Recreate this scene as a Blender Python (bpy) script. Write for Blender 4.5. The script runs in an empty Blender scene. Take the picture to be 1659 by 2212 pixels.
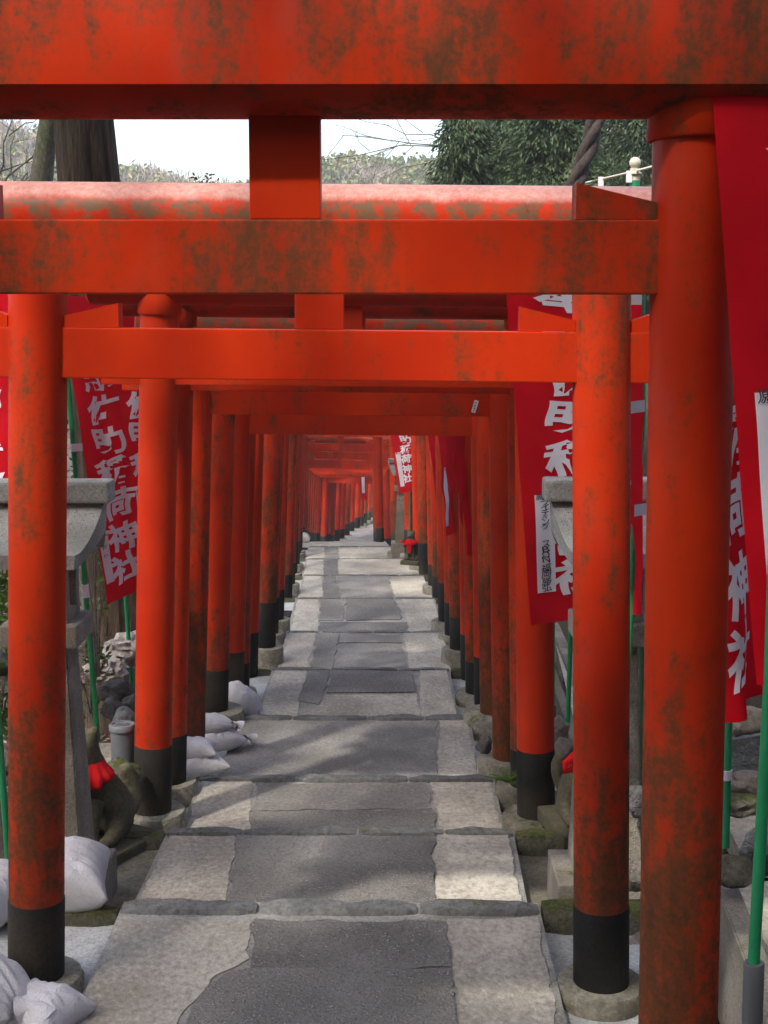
import bpy, bmesh, math, random
from mathutils import Vector, Matrix, noise
random.seed(7)
R = math.radians
C = bpy.context.scene.collection
S = bpy.context.scene

# ---------------------------------------------------------------- camera (the eye is the world origin; +Y runs down the steps)
F, CX, CY = 2900.0, 829.5, 1106.0          # focal length and centre in the pixels of a 1659 x 2212 picture
PITCH, YAW = R(8.55), 0.00733
cam = bpy.data.cameras.new('camera')
cam.sensor_fit = 'VERTICAL'; cam.sensor_height = 24.0; cam.lens = 24.0 * F / 2212.0
cam.clip_start = 0.05; cam.clip_end = 3000
camo = bpy.data.objects.new('camera', cam); C.objects.link(camo)
camo.rotation_euler = (math.pi/2 - PITCH, 0, YAW)
S.camera = camo

# ---------------------------------------------------------------- light
SUN = Vector((-0.36, -0.46, 0.81)).normalized()      # direction towards the sun
w = bpy.data.worlds.new('World'); S.world = w; w.use_nodes = True
nt = w.node_tree; bg = nt.nodes['Background']
sky = nt.nodes.new('ShaderNodeTexSky'); sky.sky_type = 'NISHITA'; sky.sun_disc = False
sky.sun_elevation = math.asin(SUN.z); sky.sun_rotation = math.atan2(SUN.x, SUN.y)
sky.air_density = 1.1; sky.dust_density = 4.0; sky.ozone_density = 0.4
nt.links.new(sky.outputs[0], bg.inputs[0]); bg.inputs[1].default_value = 0.15
sl = bpy.data.lights.new('sun', 'SUN'); sl.energy = 1.75; sl.angle = R(2.4); sl.color = (1.0, 0.95, 0.87)
so = bpy.data.objects.new('sun', sl); C.objects.link(so)
so.rotation_euler = (-SUN).to_track_quat('-Z', 'Y').to_euler()
S.view_settings.view_transform = 'Standard'; S.view_settings.look = 'None'
S.view_settings.exposure = 1.76; S.view_settings.gamma = 1.0
S.cycles.max_bounces = 8; S.cycles.diffuse_bounces = 4; S.cycles.glossy_bounces = 2
S.cycles.transmission_bounces = 4; S.cycles.transparent_max_bounces = 8
S.cycles.use_denoising = True
S.cycles.sample_clamp_indirect = 6.0

# ---------------------------------------------------------------- picture <-> place
cp, sp_, cy_, sy_ = math.cos(PITCH), math.sin(PITCH), math.cos(YAW), math.sin(YAW)
FWD = Vector((-sy_*cp, cy_*cp, -sp_)); RIGHT = Vector((cy_, sy_, 0)); UP = RIGHT.cross(FWD)
def ray(x, y): return FWD + RIGHT*((x-CX)/F) - UP*((y-CY)/F)
def P(x, y, Y): d = ray(x, y); return d*(Y/d.y)
def PZ(x, y, z): d = ray(x, y); return d*(z/d.z)
def zat(y, Y): return P(CX, y, Y).z
def pathz(Y):
    if Y < 28.5: return -(1.725 + 0.112*Y)
    if Y < 40.6: return -(4.92 + (Y-28.5)*0.172)
    return -(7.0 + (Y-40.6)*0.05)

# ---------------------------------------------------------------- objects
def link(name, me, parent=None, loc=None, rot=None):
    o = bpy.data.objects.new(name, me); C.objects.link(o)
    if parent: o.parent = parent
    if loc is not None: o.location = loc
    if rot is not None: o.rotation_euler = rot
    return o
def tag(o, label=None, cat=None, group=None, kind=None):
    if label: o['label'] = label
    if cat: o['category'] = cat
    if group: o['group'] = group
    if kind: o['kind'] = kind
    return o
def empty(name, loc=(0,0,0), rz=0.0):
    o = bpy.data.objects.new(name, None); C.objects.link(o)
    o.location = loc; o.rotation_euler = (0,0,rz); o.empty_display_size = 0.1
    return o
def mesh(name, bm, mats, smooth=False, angle=None):
    me = bpy.data.meshes.new(name); bm.normal_update(); bm.to_mesh(me); bm.free()
    for m in (mats if isinstance(mats, (list, tuple)) else [mats]): me.materials.append(m)
    if smooth:
        for p in me.polygons: p.use_smooth = True
        if angle: me.set_sharp_from_angle(angle=R(angle))
    return me
def obj(name, bm, mats, parent=None, loc=None, rot=None, smooth=False, angle=None):
    return link(name, mesh(name, bm, mats, smooth, angle), parent, loc, rot)
def BM(): return bmesh.new()
def box(bm, c, s, bev=0.0, rz=0.0, mi=0):
    r = bmesh.ops.create_cube(bm, size=1.0)
    vs = r['verts']
    bmesh.ops.scale(bm, vec=s, verts=vs)
    if bev > 0:
        es = {e for v in vs for e in v.link_edges}
        rr = bmesh.ops.bevel(bm, geom=list(es), offset=bev, segments=2, affect='EDGES', profile=0.6)
        vs = [v for v in rr['verts']]
        vs = list({v for f in rr['faces'] for v in f.verts} | set(vs))
    if rz: bmesh.ops.rotate(bm, cent=(0,0,0), matrix=Matrix.Rotation(rz, 3, 'Z'), verts=vs)
    bmesh.ops.translate(bm, vec=c, verts=vs)
    return vs
def tube(bm, pts, rad, seg=12, caps=True, twist=0.0):
    pts = [Vector(p) for p in pts]; rings = []
    n = len(pts); prev = None
    for i, p in enumerate(pts):
        t = (pts[min(i+1, n-1)] - pts[max(i-1, 0)]).normalized()
        a = prev if prev is not None else (Vector((1,0,0)) if abs(t.x) < 0.9 else Vector((0,1,0)))
        a = (a - t*a.dot(t)).normalized(); prev = a; b = t.cross(a)
        r = rad[i] if isinstance(rad, (list, tuple)) else rad
        rings.append([bm.verts.new(p + (a*math.cos(2*math.pi*k/seg+twist*i) + b*math.sin(2*math.pi*k/seg+twist*i))*r) for k in range(seg)])
    for i in range(n-1):
        for k in range(seg):
            bm.faces.new((rings[i][k], rings[i][(k+1)%seg], rings[i+1][(k+1)%seg], rings[i+1][k]))
    if caps:
        bm.faces.new(rings[0][::-1]); bm.faces.new(rings[-1])
    return rings
def lathe(bm, prof, seg=40, c=(0,0,0)):
    rings = []
    for r, z in prof:
        rings.append([bm.verts.new((c[0]+r*math.cos(2*math.pi*k/seg), c[1]+r*math.sin(2*math.pi*k/seg), c[2]+z)) for k in range(seg)])
    for i in range(len(prof)-1):
        for k in range(seg):
            bm.faces.new((rings[i][k], rings[i][(k+1)%seg], rings[i+1][(k+1)%seg], rings[i+1][k]))
    bm.faces.new(rings[0][::-1]); bm.faces.new(rings[-1])
def prism(bm, poly, z0, z1, jit=0.0):
    a = [bm.verts.new((x, y, z0)) for x, y in poly]; b = [bm.verts.new((x, y, z1)) for x, y in poly]
    n = len(poly)
    top = bm.faces.new(b); bm.faces.new(a[::-1])
    for i in range(n): bm.faces.new((a[i], a[(i+1)%n], b[(i+1)%n], b[i]))
    return top
def extrude_profile(bm, prof, x0, x1):
    """prof: list of (y, z) anticlockwise seen from +X, extruded along X"""
    a = [bm.verts.new((x0, y, z)) for y, z in prof]; b = [bm.verts.new((x1, y, z)) for y, z in prof]
    n = len(prof)
    for i in range(n): bm.faces.new((a[i], b[i], b[(i+1)%n], a[(i+1)%n]))
    bm.faces.new(a); bm.faces.new(b[::-1])
    bmesh.ops.recalc_face_normals(bm, faces=bm.faces[:])
def quads_mesh(name, vs, fs, mats, midx=None):
    me = bpy.data.meshes.new(name); me.from_pydata(vs, [], fs)
    for m in (mats if isinstance(mats, (list, tuple)) else [mats]): me.materials.append(m)
    if midx: me.polygons.foreach_set('material_index', midx)
    me.update(); return me

# ---------------------------------------------------------------- materials
class NT:
    def __init__(s, name):
        s.m = bpy.data.materials.new(name); s.m.use_nodes = True
        s.t = s.m.node_tree; s.n = s.t.nodes; s.b = s.n['Principled BSDF']
    def new(s, typ, **k):
        nd = s.n.new(typ)
        for a, v in k.items(): setattr(nd, a, v)
        return nd
    def ln(s, a, b): s.t.links.new(a, b)
    def math(s, op, a, b=None, c=None, clamp=False):
        nd = s.new('ShaderNodeMath', operation=op, use_clamp=clamp)
        for i, v in enumerate((a, b, c)):
            if v is None: continue
            if hasattr(v, 'links'): s.ln(v, nd.inputs[i])
            else: nd.inputs[i].default_value = v
        return nd.outputs[0]
    def noise(s, vec, scale, detail=5, rough=0.6, dist=0.0):
        nd = s.new('ShaderNodeTexNoise'); nd.inputs['Scale'].default_value = scale
        nd.inputs['Detail'].default_value = detail; nd.inputs['Roughness'].default_value = rough
        nd.inputs['Distortion'].default_value = dist
        if vec is not None: s.ln(vec, nd.inputs['Vector'])
        return nd.outputs[0]
    def ramp(s, f, lo, hi):
        nd = s.new('ShaderNodeMapRange', interpolation_type='SMOOTHSTEP')
        nd.inputs[1].default_value = lo; nd.inputs[2].default_value = hi
        s.ln(f, nd.inputs[0]); return nd.outputs[0]
    def mix(s, f, a, b):
        nd = s.new('ShaderNodeMix', data_type='RGBA')
        if hasattr(f, 'links'): s.ln(f, nd.inputs[0])
        else: nd.inputs[0].default_value = f
        for v, i in ((a, 6), (b, 7)):
            if hasattr(v, 'links'): s.ln(v, nd.inputs[i])
            else: nd.inputs[i].default_value = (*v, 1)
        return nd.outputs[2]
    def coords(s, scale=(1,1,1), rnd=True, world=False):
        """object-space coordinates shifted by each object's own random number, or true place coordinates"""
        mp = s.new('ShaderNodeMapping'); mp.inputs['Scale'].default_value = scale
        if world:
            g = s.new('ShaderNodeNewGeometry'); s.ln(g.outputs['Position'], mp.inputs[0])
        else:
            tc = s.new('ShaderNodeTexCoord'); s.ln(tc.outputs['Object'], mp.inputs[0])
            if rnd:
                oi = s.new('ShaderNodeObjectInfo'); cb = s.new('ShaderNodeCombineXYZ')
                s.ln(s.math('MULTIPLY', oi.outputs['Random'], 71.0), cb.inputs[0])
                s.ln(s.math('MULTIPLY', oi.outputs['Random'], 37.0), cb.inputs[2])
                s.ln(cb.outputs[0], mp.inputs[1])
        return mp.outputs[0]
    def bump(s, h, st, d=0.01):
        nd = s.new('ShaderNodeBump'); nd.inputs['Strength'].default_value = st; nd.inputs['Distance'].default_value = d
        s.ln(h, nd.inputs['Height']); s.ln(nd.outputs[0], s.b.inputs['Normal'])
    def out(s, col, rough=0.7, spec=0.5):
        if hasattr(col, 'links'): s.ln(col, s.b.inputs['Base Color'])
        else: s.b.inputs['Base Color'].default_value = (*col, 1)
        if hasattr(rough, 'links'): s.ln(rough, s.b.inputs['Roughness'])
        else: s.b.inputs['Roughness'].default_value = rough
        s.b.inputs['Specular IOR Level'].default_value = spec
        return s.m
    def attr(s, name):
        nd = s.new('ShaderNodeAttribute', attribute_type='OBJECT', attribute_name=name); return nd.outputs['Fac']

def make_red():
    """vermilion paint; 'weather' (0..1) = algae, 'lowdirt' = grime creeping up from the foot, 'bleach' = lichened upper side"""
    s = NT('vermilion_paint')
    v = s.coords((1, 1, 0.45)); v2 = s.coords((1, 1, 1)); v3 = s.coords((1, 1, 0.14))
    big = s.noise(v, 3.2, 4, 0.6); fine = s.noise(v2, 55, 6, 0.75); streak = s.noise(v3, 16, 4, 0.6); mid = s.noise(s.coords((1, 1, .7)), 13, 7, 0.75, 0.4)
    we = s.attr('weather'); ld = s.attr('lowdirt'); bl = s.attr('bleach')
    tc = s.new('ShaderNodeTexCoord'); sx = s.new('ShaderNodeSeparateXYZ'); s.ln(tc.outputs['Object'], sx.inputs[0])
    low = s.math('MULTIPLY', s.math('SUBTRACT', 1.0, s.math('DIVIDE', sx.outputs[2], 1.15), clamp=True), ld)
    f = s.math('ADD', s.math('MULTIPLY', big, 0.42), s.math('MULTIPLY', mid, 0.36))
    f = s.math('ADD', f, s.math('MULTIPLY', streak, 0.30))
    f = s.math('ADD', f, s.math('MULTIPLY', s.math('SUBTRACT', fine, 0.5), 0.42))
    f = s.math('ADD', f, s.math('MULTIPLY', s.math('SUBTRACT', we, 0.5), 0.26))
    f = s.math('ADD', f, s.math('MULTIPLY', s.math('MULTIPLY', low, s.math('ADD', 0.35, mid)), 0.24))
    wash = s.math('ADD', s.math('ADD', s.math('MULTIPLY', big, 0.36), s.math('ADD', s.math('MULTIPLY', streak, 0.34), s.math('MULTIPLY', mid, .30))), s.math('ADD', s.math('MULTIPLY', s.math('SUBTRACT', we, 0.5), 0.30), s.math('MULTIPLY', low, 0.22)))
    stain = s.math('MULTIPLY', s.ramp(f, 0.51, 0.66), 0.78)
    stain2 = s.ramp(f, 0.60, 0.80)
    tone = s.noise(v2, 2.1, 3, 0.5)
    base = s.mix(s.ramp(tone, 0.35, 0.7), (0.50, 0.031, 0.0040), (0.41, 0.020, 0.0030))
    fade = s.math('MULTIPLY', s.ramp(s.noise(v, 5.5, 4, 0.6), 0.55, 0.72), s.math('MULTIPLY', we, 0.9))
    base = s.mix(fade, base, (0.40, 0.050, 0.030))
    sv = s.math('MULTIPLY', s.ramp(streak, 0.5, 0.75), 0.22)
    base = s.mix(sv, base, (0.36, 0.030, 0.010))
    base = s.mix(s.math('MULTIPLY', s.ramp(wash, 0.44, 0.62), 0.52), base, (0.20, 0.042, 0.014))
    dirt = s.mix(s.ramp(mid, 0.4, 0.65), (0.115, 0.045, 0.017), (0.070, 0.042, 0.017))
    col = s.mix(stain, base, dirt); col = s.mix(s.math('MULTIPLY', stain2, 0.6), col, (0.032, 0.026, 0.012))
    # lichened upper side of the round beams
    ge = s.new('ShaderNodeNewGeometry'); sn = s.new('ShaderNodeSeparateXYZ'); s.ln(ge.outputs['Normal'], sn.inputs[0])
    up = s.math('ADD', sn.outputs[2], s.math('MULTIPLY', s.math('SUBTRACT', mid, 0.5), 0.35))
    upm = s.math('MULTIPLY', s.ramp(up, 0.42, 0.66), bl)
    col = s.mix(s.math('MULTIPLY', upm, 0.92), col, s.mix(s.ramp(fine, 0.30, 0.72), (0.48, 0.19, 0.15), (0.56, 0.36, 0.31)))
    alg = s.math('MULTIPLY', s.math('MULTIPLY', s.ramp(up, -0.15, 0.08), s.math('SUBTRACT', 1.0, s.ramp(up, 0.40, 0.56))), bl)
    alg = s.math('MULTIPLY', alg, s.ramp(s.noise(v2, 9, 6, 0.7), 0.43, 0.55))
    col = s.mix(s.math('MULTIPLY', alg, 0.9), col, (0.11, 0.08, 0.042))
    s.bump(s.math('ADD', s.math('MULTIPLY', mid, 0.5), fine), 0.10, 0.003)
    s.ln(s.math('MULTIPLY', s.math('SUBTRACT', 1.0, stain), 0.02), s.b.inputs['Coat Weight']); s.b.inputs['Coat Roughness'].default_value = 0.28
    rg = s.math('ADD', s.math('MULTIPLY', stain, 0.3), 0.42)
    return s.out(col, rg, 0.10)
RED = make_red()

def make_mottled(name, cols, scale=6, rough=0.85, bump=0.3, bd=0.006, fine=60, world=False, spec=0.3, speck=None, moss=None, stretch=(1,1,1), grain=0.5):
    s = NT(name); v = s.coords(stretch, world=world)
    a = s.noise(v, scale, 6, 0.65, 0.3); b = s.noise(v, fine, 4, 0.7); c = s.noise(v, scale*0.35, 3, 0.5)
    col = s.mix(s.ramp(a, 0.36, 0.66), cols[0], cols[1])
    if len(cols) > 2: col = s.mix(s.math('MULTIPLY', s.ramp(c, 0.48, 0.7), 0.85), col, cols[2])
    col = s.mix(s.math('MULTIPLY', s.ramp(b, 0.44, 0.68), grain), col, tuple(x*0.38 for x in cols[0]))
    col = s.mix(s.math('MULTIPLY', s.ramp(b, 0.47, 0.30), grain*0.6), col, tuple(min(.8, x*1.5) for x in cols[1]))
    h = s.math('ADD', s.math('MULTIPLY', a, 0.6), b)
    if speck:                       # pale stone chips in a darker binder
        vo = s.new('ShaderNodeTexVoronoi'); vo.inputs['Scale'].default_value = speck[0]; s.ln(v, vo.inputs['Vector'])
        m = s.math('MULTIPLY', s.math('SUBTRACT', 1.0, s.ramp(vo.outputs['Distance'], 0.18, 0.42)), s.ramp(s.noise(v, speck[0]*0.55, 2, 0.5), 0.42, 0.62))
        col = s.mix(s.math('MULTIPLY', m, speck[2]), col, speck[1]); h = s.math('ADD', h, m)
    if moss:
        ge = s.new('ShaderNodeNewGeometry'); sn = s.new('ShaderNodeSeparateXYZ'); s.ln(ge.outputs['Normal'], sn.inputs[0])
        m = s.ramp(s.math('ADD', s.noise(v, 4.5, 6, 0.7), s.math('MULTIPLY', sn.outputs[2], moss[1])), moss[2], moss[2]+0.16)
        col = s.mix(s.math('MULTIPLY', m, 0.9), col, s.mix(s.ramp(b, 0.4, 0.6), moss[0], tuple(x*0.45 for x in moss[0])))
    if bump: s.bump(h, bump, bd)
    return s.out(col, rough, spec)
MOSS = (0.080, 0.088, 0.018)
JOINT = make_mottled('weathered_joint', [(0.24, 0.23, 0.205), (0.34, 0.33, 0.30), (0.16, 0.155, 0.125)], 6, 0.95, 0.6, 0.006, fine=70, moss=(MOSS, 0.0, 0.66))
BLACK = make_mottled('black_base_paint', [(0.008, 0.008, 0.008), (0.018, 0.016, 0.013), (0.060, 0.048, 0.030)], 4, 0.6, 0.3, spec=0.15, fine=90)
CONC = make_mottled('footing_concrete', [(0.20, 0.18, 0.135), (0.30, 0.28, 0.22), (0.10, 0.088, 0.058)], 7, 0.9, 1.0, 0.01, fine=45, moss=(MOSS, 0.05, 0.60))
PALE = make_mottled('pale_tuff', [(0.34, 0.31, 0.255), (0.47, 0.435, 0.365), (0.25, 0.228, 0.19)], 3.4, 0.95, 0.8, 0.007, fine=45, stretch=(1, 0.8, 1))
AGG = make_mottled('exposed_aggregate', [(0.140, 0.132, 0.119), (0.205, 0.194, 0.175), (0.28, 0.267, 0.238)], 2.4, 0.9, 1.0, 0.008, fine=70, speck=(75, (0.40, 0.385, 0.35), 1.0))
GREY = make_mottled('worn_grey_stone', [(0.19, 0.178, 0.16), (0.28, 0.265, 0.24), (0.14, 0.13, 0.115)], 3, 0.9, 0.5, 0.004, fine=60)
KERB = make_mottled('kerb_stone', [(0.13, 0.13, 0.125), (0.19, 0.19, 0.18), (0.095, 0.09, 0.08)], 5, 0.9, 1.0, 0.015, fine=40, moss=(MOSS, 0.06, 0.62))
MOSSK = make_mottled('mossy_stone', [(0.09, 0.085, 0.06), (0.13, 0.12, 0.09)], 6, 0.95, 1.0, 0.02, fine=50, moss=(MOSS, 0.30, 0.62))
MORTAR = make_mottled('pale_mortar', [(0.36, 0.37, 0.355), (0.46, 0.47, 0.455), (0.27, 0.27, 0.25)], 7, 0.95, 0.6, 0.006, fine=80)
DCONC = make_mottled('damp_concrete', [(0.13, 0.12, 0.09), (0.19, 0.175, 0.13), (0.09, 0.085, 0.06)], 4, 0.9, 0.5, moss=(MOSS, 0.10, 0.66))
GRAN = make_mottled('lantern_granite', [(0.27, 0.27, 0.245), (0.36, 0.36, 0.335), (0.19, 0.185, 0.16)], 7, 0.9, 0.5, 0.004, fine=160, speck=(95, (0.11, 0.105, 0.095), 0.8))
GRANW = make_mottled('weathered_granite', [(0.20, 0.18, 0.145), (0.28, 0.25, 0.21), (0.12, 0.11, 0.075)], 6, 0.9, 0.5, 0.004, fine=120, moss=(MOSS, 0.02, 0.58), speck=(95, (0.07, 0.06, 0.05), 0.6))
FOXST = make_mottled('old_fox_stone', [(0.085, 0.075, 0.045), (0.125, 0.11, 0.07), (0.06, 0.056, 0.03)], 9, 0.95, 0.7, 0.006, fine=70, moss=(MOSS, 0.10, 0.66))
ROCKB = make_mottled('blue_grey_rock', [(0.13, 0.145, 0.15), (0.22, 0.235, 0.235), (0.09, 0.095, 0.095)], 5, 0.85, 1.0, 0.03, fine=30, moss=(MOSS, -0.12, 0.62))
ROCKD = make_mottled('dark_rock', [(0.055, 0.053, 0.055), (0.10, 0.095, 0.095), (0.14, 0.125, 0.11)], 6, 0.85, 1.0, 0.02, fine=30)
ROCKT = make_mottled('tan_rock', [(0.17, 0.145, 0.12), (0.24, 0.21, 0.18), (0.11, 0.095, 0.08)], 6, 0.9, 0.9, 0.02, fine=30)
SOIL = make_mottled('leaf_strewn_soil', [(0.030, 0.021, 0.014), (0.060, 0.042, 0.028), (0.085, 0.065, 0.045)], 3, 0.95, 1.0, 0.03, fine=24, world=True)
LITTER = make_mottled('dead_leaf', [(0.13, 0.075, 0.045), (0.20, 0.13, 0.085)], 20, 0.8, 0)
BAG = make_mottled('white_woven_sack', [(0.56, 0.55, 0.57), (0.64, 0.63, 0.65), (0.47, 0.46, 0.47)], 7, 0.7, 0.7, 0.012, fine=120, spec=0.2, grain=.12)
RAG = make_mottled('weathered_sack', [(0.36, 0.33, 0.30), (0.50, 0.48, 0.45), (0.24, 0.21, 0.18)], 7, 0.8, 0.5, 0.01, fine=80)
PIPE = make_mottled('grey_plastic', [(0.105, 0.112, 0.125), (0.145, 0.152, 0.168)], 6, 0.5, 0.1, spec=0.5, grain=.08)
PIPED = make_mottled('dark_grey_plastic', [(0.075, 0.075, 0.08), (0.11, 0.11, 0.115)], 6, 0.5, 0.1, spec=0.5, grain=.08)
GREENP = make_mottled('green_plastic_pole', [(0.012, 0.20, 0.075), (0.018, 0.25, 0.10)], 5, 0.42, 0.05, spec=0.5, grain=.08)
DGREENP = make_mottled('dull_green_pole', [(0.02, 0.06, 0.028), (0.03, 0.075, 0.035)], 5, 0.5, 0.05, spec=0.4)
WHITEP = make_mottled('white_plastic', [(0.62, 0.60, 0.64), (0.68, 0.66, 0.68)], 8, 0.5, 0.0, grain=.08)
CREAM = make_mottled('cream_paint', [(0.42, 0.40, 0.31), (0.50, 0.48, 0.40)], 9, 0.5, 0.1, grain=.08)
INK = make_mottled('black_ink', [(0.015, 0.012, 0.02), (0.025, 0.02, 0.03)], 30, 0.7, 0, grain=.08)
BARKD = make_mottled('cedar_bark', [(0.060, 0.040, 0.026), (0.125, 0.092, 0.060), (0.035, 0.026, 0.018)], 14, 0.95, 1.0, 0.04, fine=60, stretch=(1, 1, 0.12))
BARKG = make_mottled('mossy_bark', [(0.11, 0.10, 0.075), (0.21, 0.19, 0.14), (0.075, 0.085, 0.04)], 5, 0.95, 0.6, 0.02, fine=40, stretch=(1, 1, 0.5))
VINE = make_mottled('dark_vine_bark', [(0.026, 0.018, 0.016), (0.060, 0.044, 0.038)], 10, 0.8, 0.8, 0.02, fine=50)
TWIG = make_mottled('bare_twig', [(0.13, 0.115, 0.095), (0.20, 0.18, 0.155)], 10, 0.9, 0.3)

def make_cloth(name, c1, c2, sheen=0.2, trans=0.25):
    s = NT(name); v = s.coords(); a = s.noise(v, 4, 3, 0.5); wv = s.noise(v, 260, 2, 0.5)
    col = s.mix(s.ramp(a, 0.35, 0.65), c1, c2)
    s.bump(wv, 0.08, 0.001)
    m = s.out(col, 0.8, 0.07)
    tr = s.new('ShaderNodeBsdfTranslucent'); s.ln(col, tr.inputs[0])
    mx = s.new('ShaderNodeMixShader'); mx.inputs[0].default_value = trans
    o = s.n['Material Output']; s.ln(s.b.outputs[0], mx.inputs[1]); s.ln(tr.outputs[0], mx.inputs[2]); s.ln(mx.outputs[0], o.inputs[0])
    return m
REDC = make_cloth('red_banner_cloth', (0.50, 0.003, 0.010), (0.60, 0.004, 0.013))
BIBC = make_cloth('red_bib_cloth', (0.55, 0.008, 0.012), (0.64, 0.014, 0.016), trans=0.1)
WHC = make_cloth('white_print', (0.70, 0.68, 0.73), (0.76, 0.74, 0.78), trans=0.15)

def make_leaf(name, c1, c2, trans=0.3, rough=0.6):
    s = NT(name); v = s.coords(world=True); a = s.noise(v, 1.3, 4, 0.6)
    ge = s.new('ShaderNodeNewGeometry')
    f = s.math('ADD', s.math('MULTIPLY', a, 0.6), s.math('MULTIPLY', ge.outputs['Random Per Island'], 0.5))
    col = s.mix(s.ramp(f, 0.3, 0.8), c1, c2)
    m = s.out(col, rough, 0.35)
    tr = s.new('ShaderNodeBsdfTranslucent'); s.ln(col, tr.inputs[0])
    mx = s.new('ShaderNodeMixShader'); mx.inputs[0].default_value = trans
    o = s.n['Material Output']; s.ln(s.b.outputs[0], mx.inputs[1]); s.ln(tr.outputs[0], mx.inputs[2]); s.ln(mx.outputs[0], o.inputs[0])
    return m
CONIF = make_leaf('cedar_needles', (0.013, 0.032, 0.012), (0.050, 0.082, 0.028), 0.25)
BROAD = make_leaf('evergreen_leaves', (0.03, 0.055, 0.012), (0.075, 0.10, 0.028), 0.3)
SHRUB = make_leaf('fresh_shrub_leaves', (0.06, 0.13, 0.02), (0.14, 0.26, 0.05), 0.35, 0.45)
FARG = make_leaf('far_evergreen', (0.05, 0.075, 0.022), (0.12, 0.14, 0.045), 0.2)
FARY = make_leaf('far_yellow_green', (0.15, 0.15, 0.05), (0.24, 0.21, 0.085), 0.2)
FARB = make_leaf('far_bare_grey', (0.16, 0.13, 0.11), (0.27, 0.23, 0.20), 0.15)
FERN = make_leaf('fern_green', (0.05, 0.10, 0.012), (0.11, 0.20, 0.03), 0.3)

# ---------------------------------------------------------------- the ground
def ground_z(x, y):
    if y < -2:                                   # the wooded slope the steps come down from
        q = -2 - y
        return pathz(-2) - .2 + q*.12 + max(0, q-2.2)*.95 + noise.noise(Vector((x*.3, y*.3, 5)))*.6
    b = pathz(y)
    cx = centre_x(y); d = x - cx
    n = noise.noise(Vector((x*0.5, y*0.5, 0)))*0.25 + noise.noise(Vector((x*1.7, y*1.7, 3)))*0.07
    if y > 60:
        return -8.0 + n
    if d < -1.15:
        e = -d - 1.15
        return b - 0.20 + min(e*0.16, 1.4) + n*min(e, 1)*0.8
    if d > 1.25:
        e = d - 1.25
        k = max(0.0, min(1.0, (e-0.75)/1.0)); k = k*k*(3-2*k)
        hill = (0.0 - b)*k if y < 26 else (0.0 - b)*k*max(0, 1-(y-26)/14)
        return b - 0.26 + hill + n*min(e, 1)*0.7 + max(0, e-1.7)*0.12
    return b - 0.30
def centre_x(y):
    tab = [(0, -.245), (14, -.26), (16.6, -.39), (20.5, -.56), (25, -.80), (28, -1.08), (29, -1.2), (40.6, -1.42), (41.5, -1.1), (45, 0.2), (50, 1.6), (70, 6.0)]
    if y <= 0: return tab[0][1]
    for (a, b), (c, d) in zip(tab, tab[1:]):
        if y <= c: return b + (d-b)*(y-a)/(c-a)
    return tab[-1][1]
def build_ground():
    xs = [-145, -100, -60, -35, -22, -14, -9] + [-6 + i*0.3 for i in range(41)] + [7, 9, 12, 18, 28, 45, 80, 145]
    ys = [-26, -20, -16, -13, -10, -8, -6.5, -5.2, -4, -3] + [-2 + 0.3*i for i in range(60)] + [16 + i for i in range(45)] + [65, 75, 95, 128]
    bm = BM(); g = []
    for y in ys:
        g.append([bm.verts.new((x, y, ground_z(x, y))) for x in xs])
    for j in range(len(ys)-1):
        for i in range(len(xs)-1):
            bm.faces.new((g[j][i], g[j][i+1], g[j+1][i+1], g[j+1][i]))
    o = obj('ground', bm, SOIL, smooth=True); tag(o, kind='structure')
build_ground()

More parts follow.
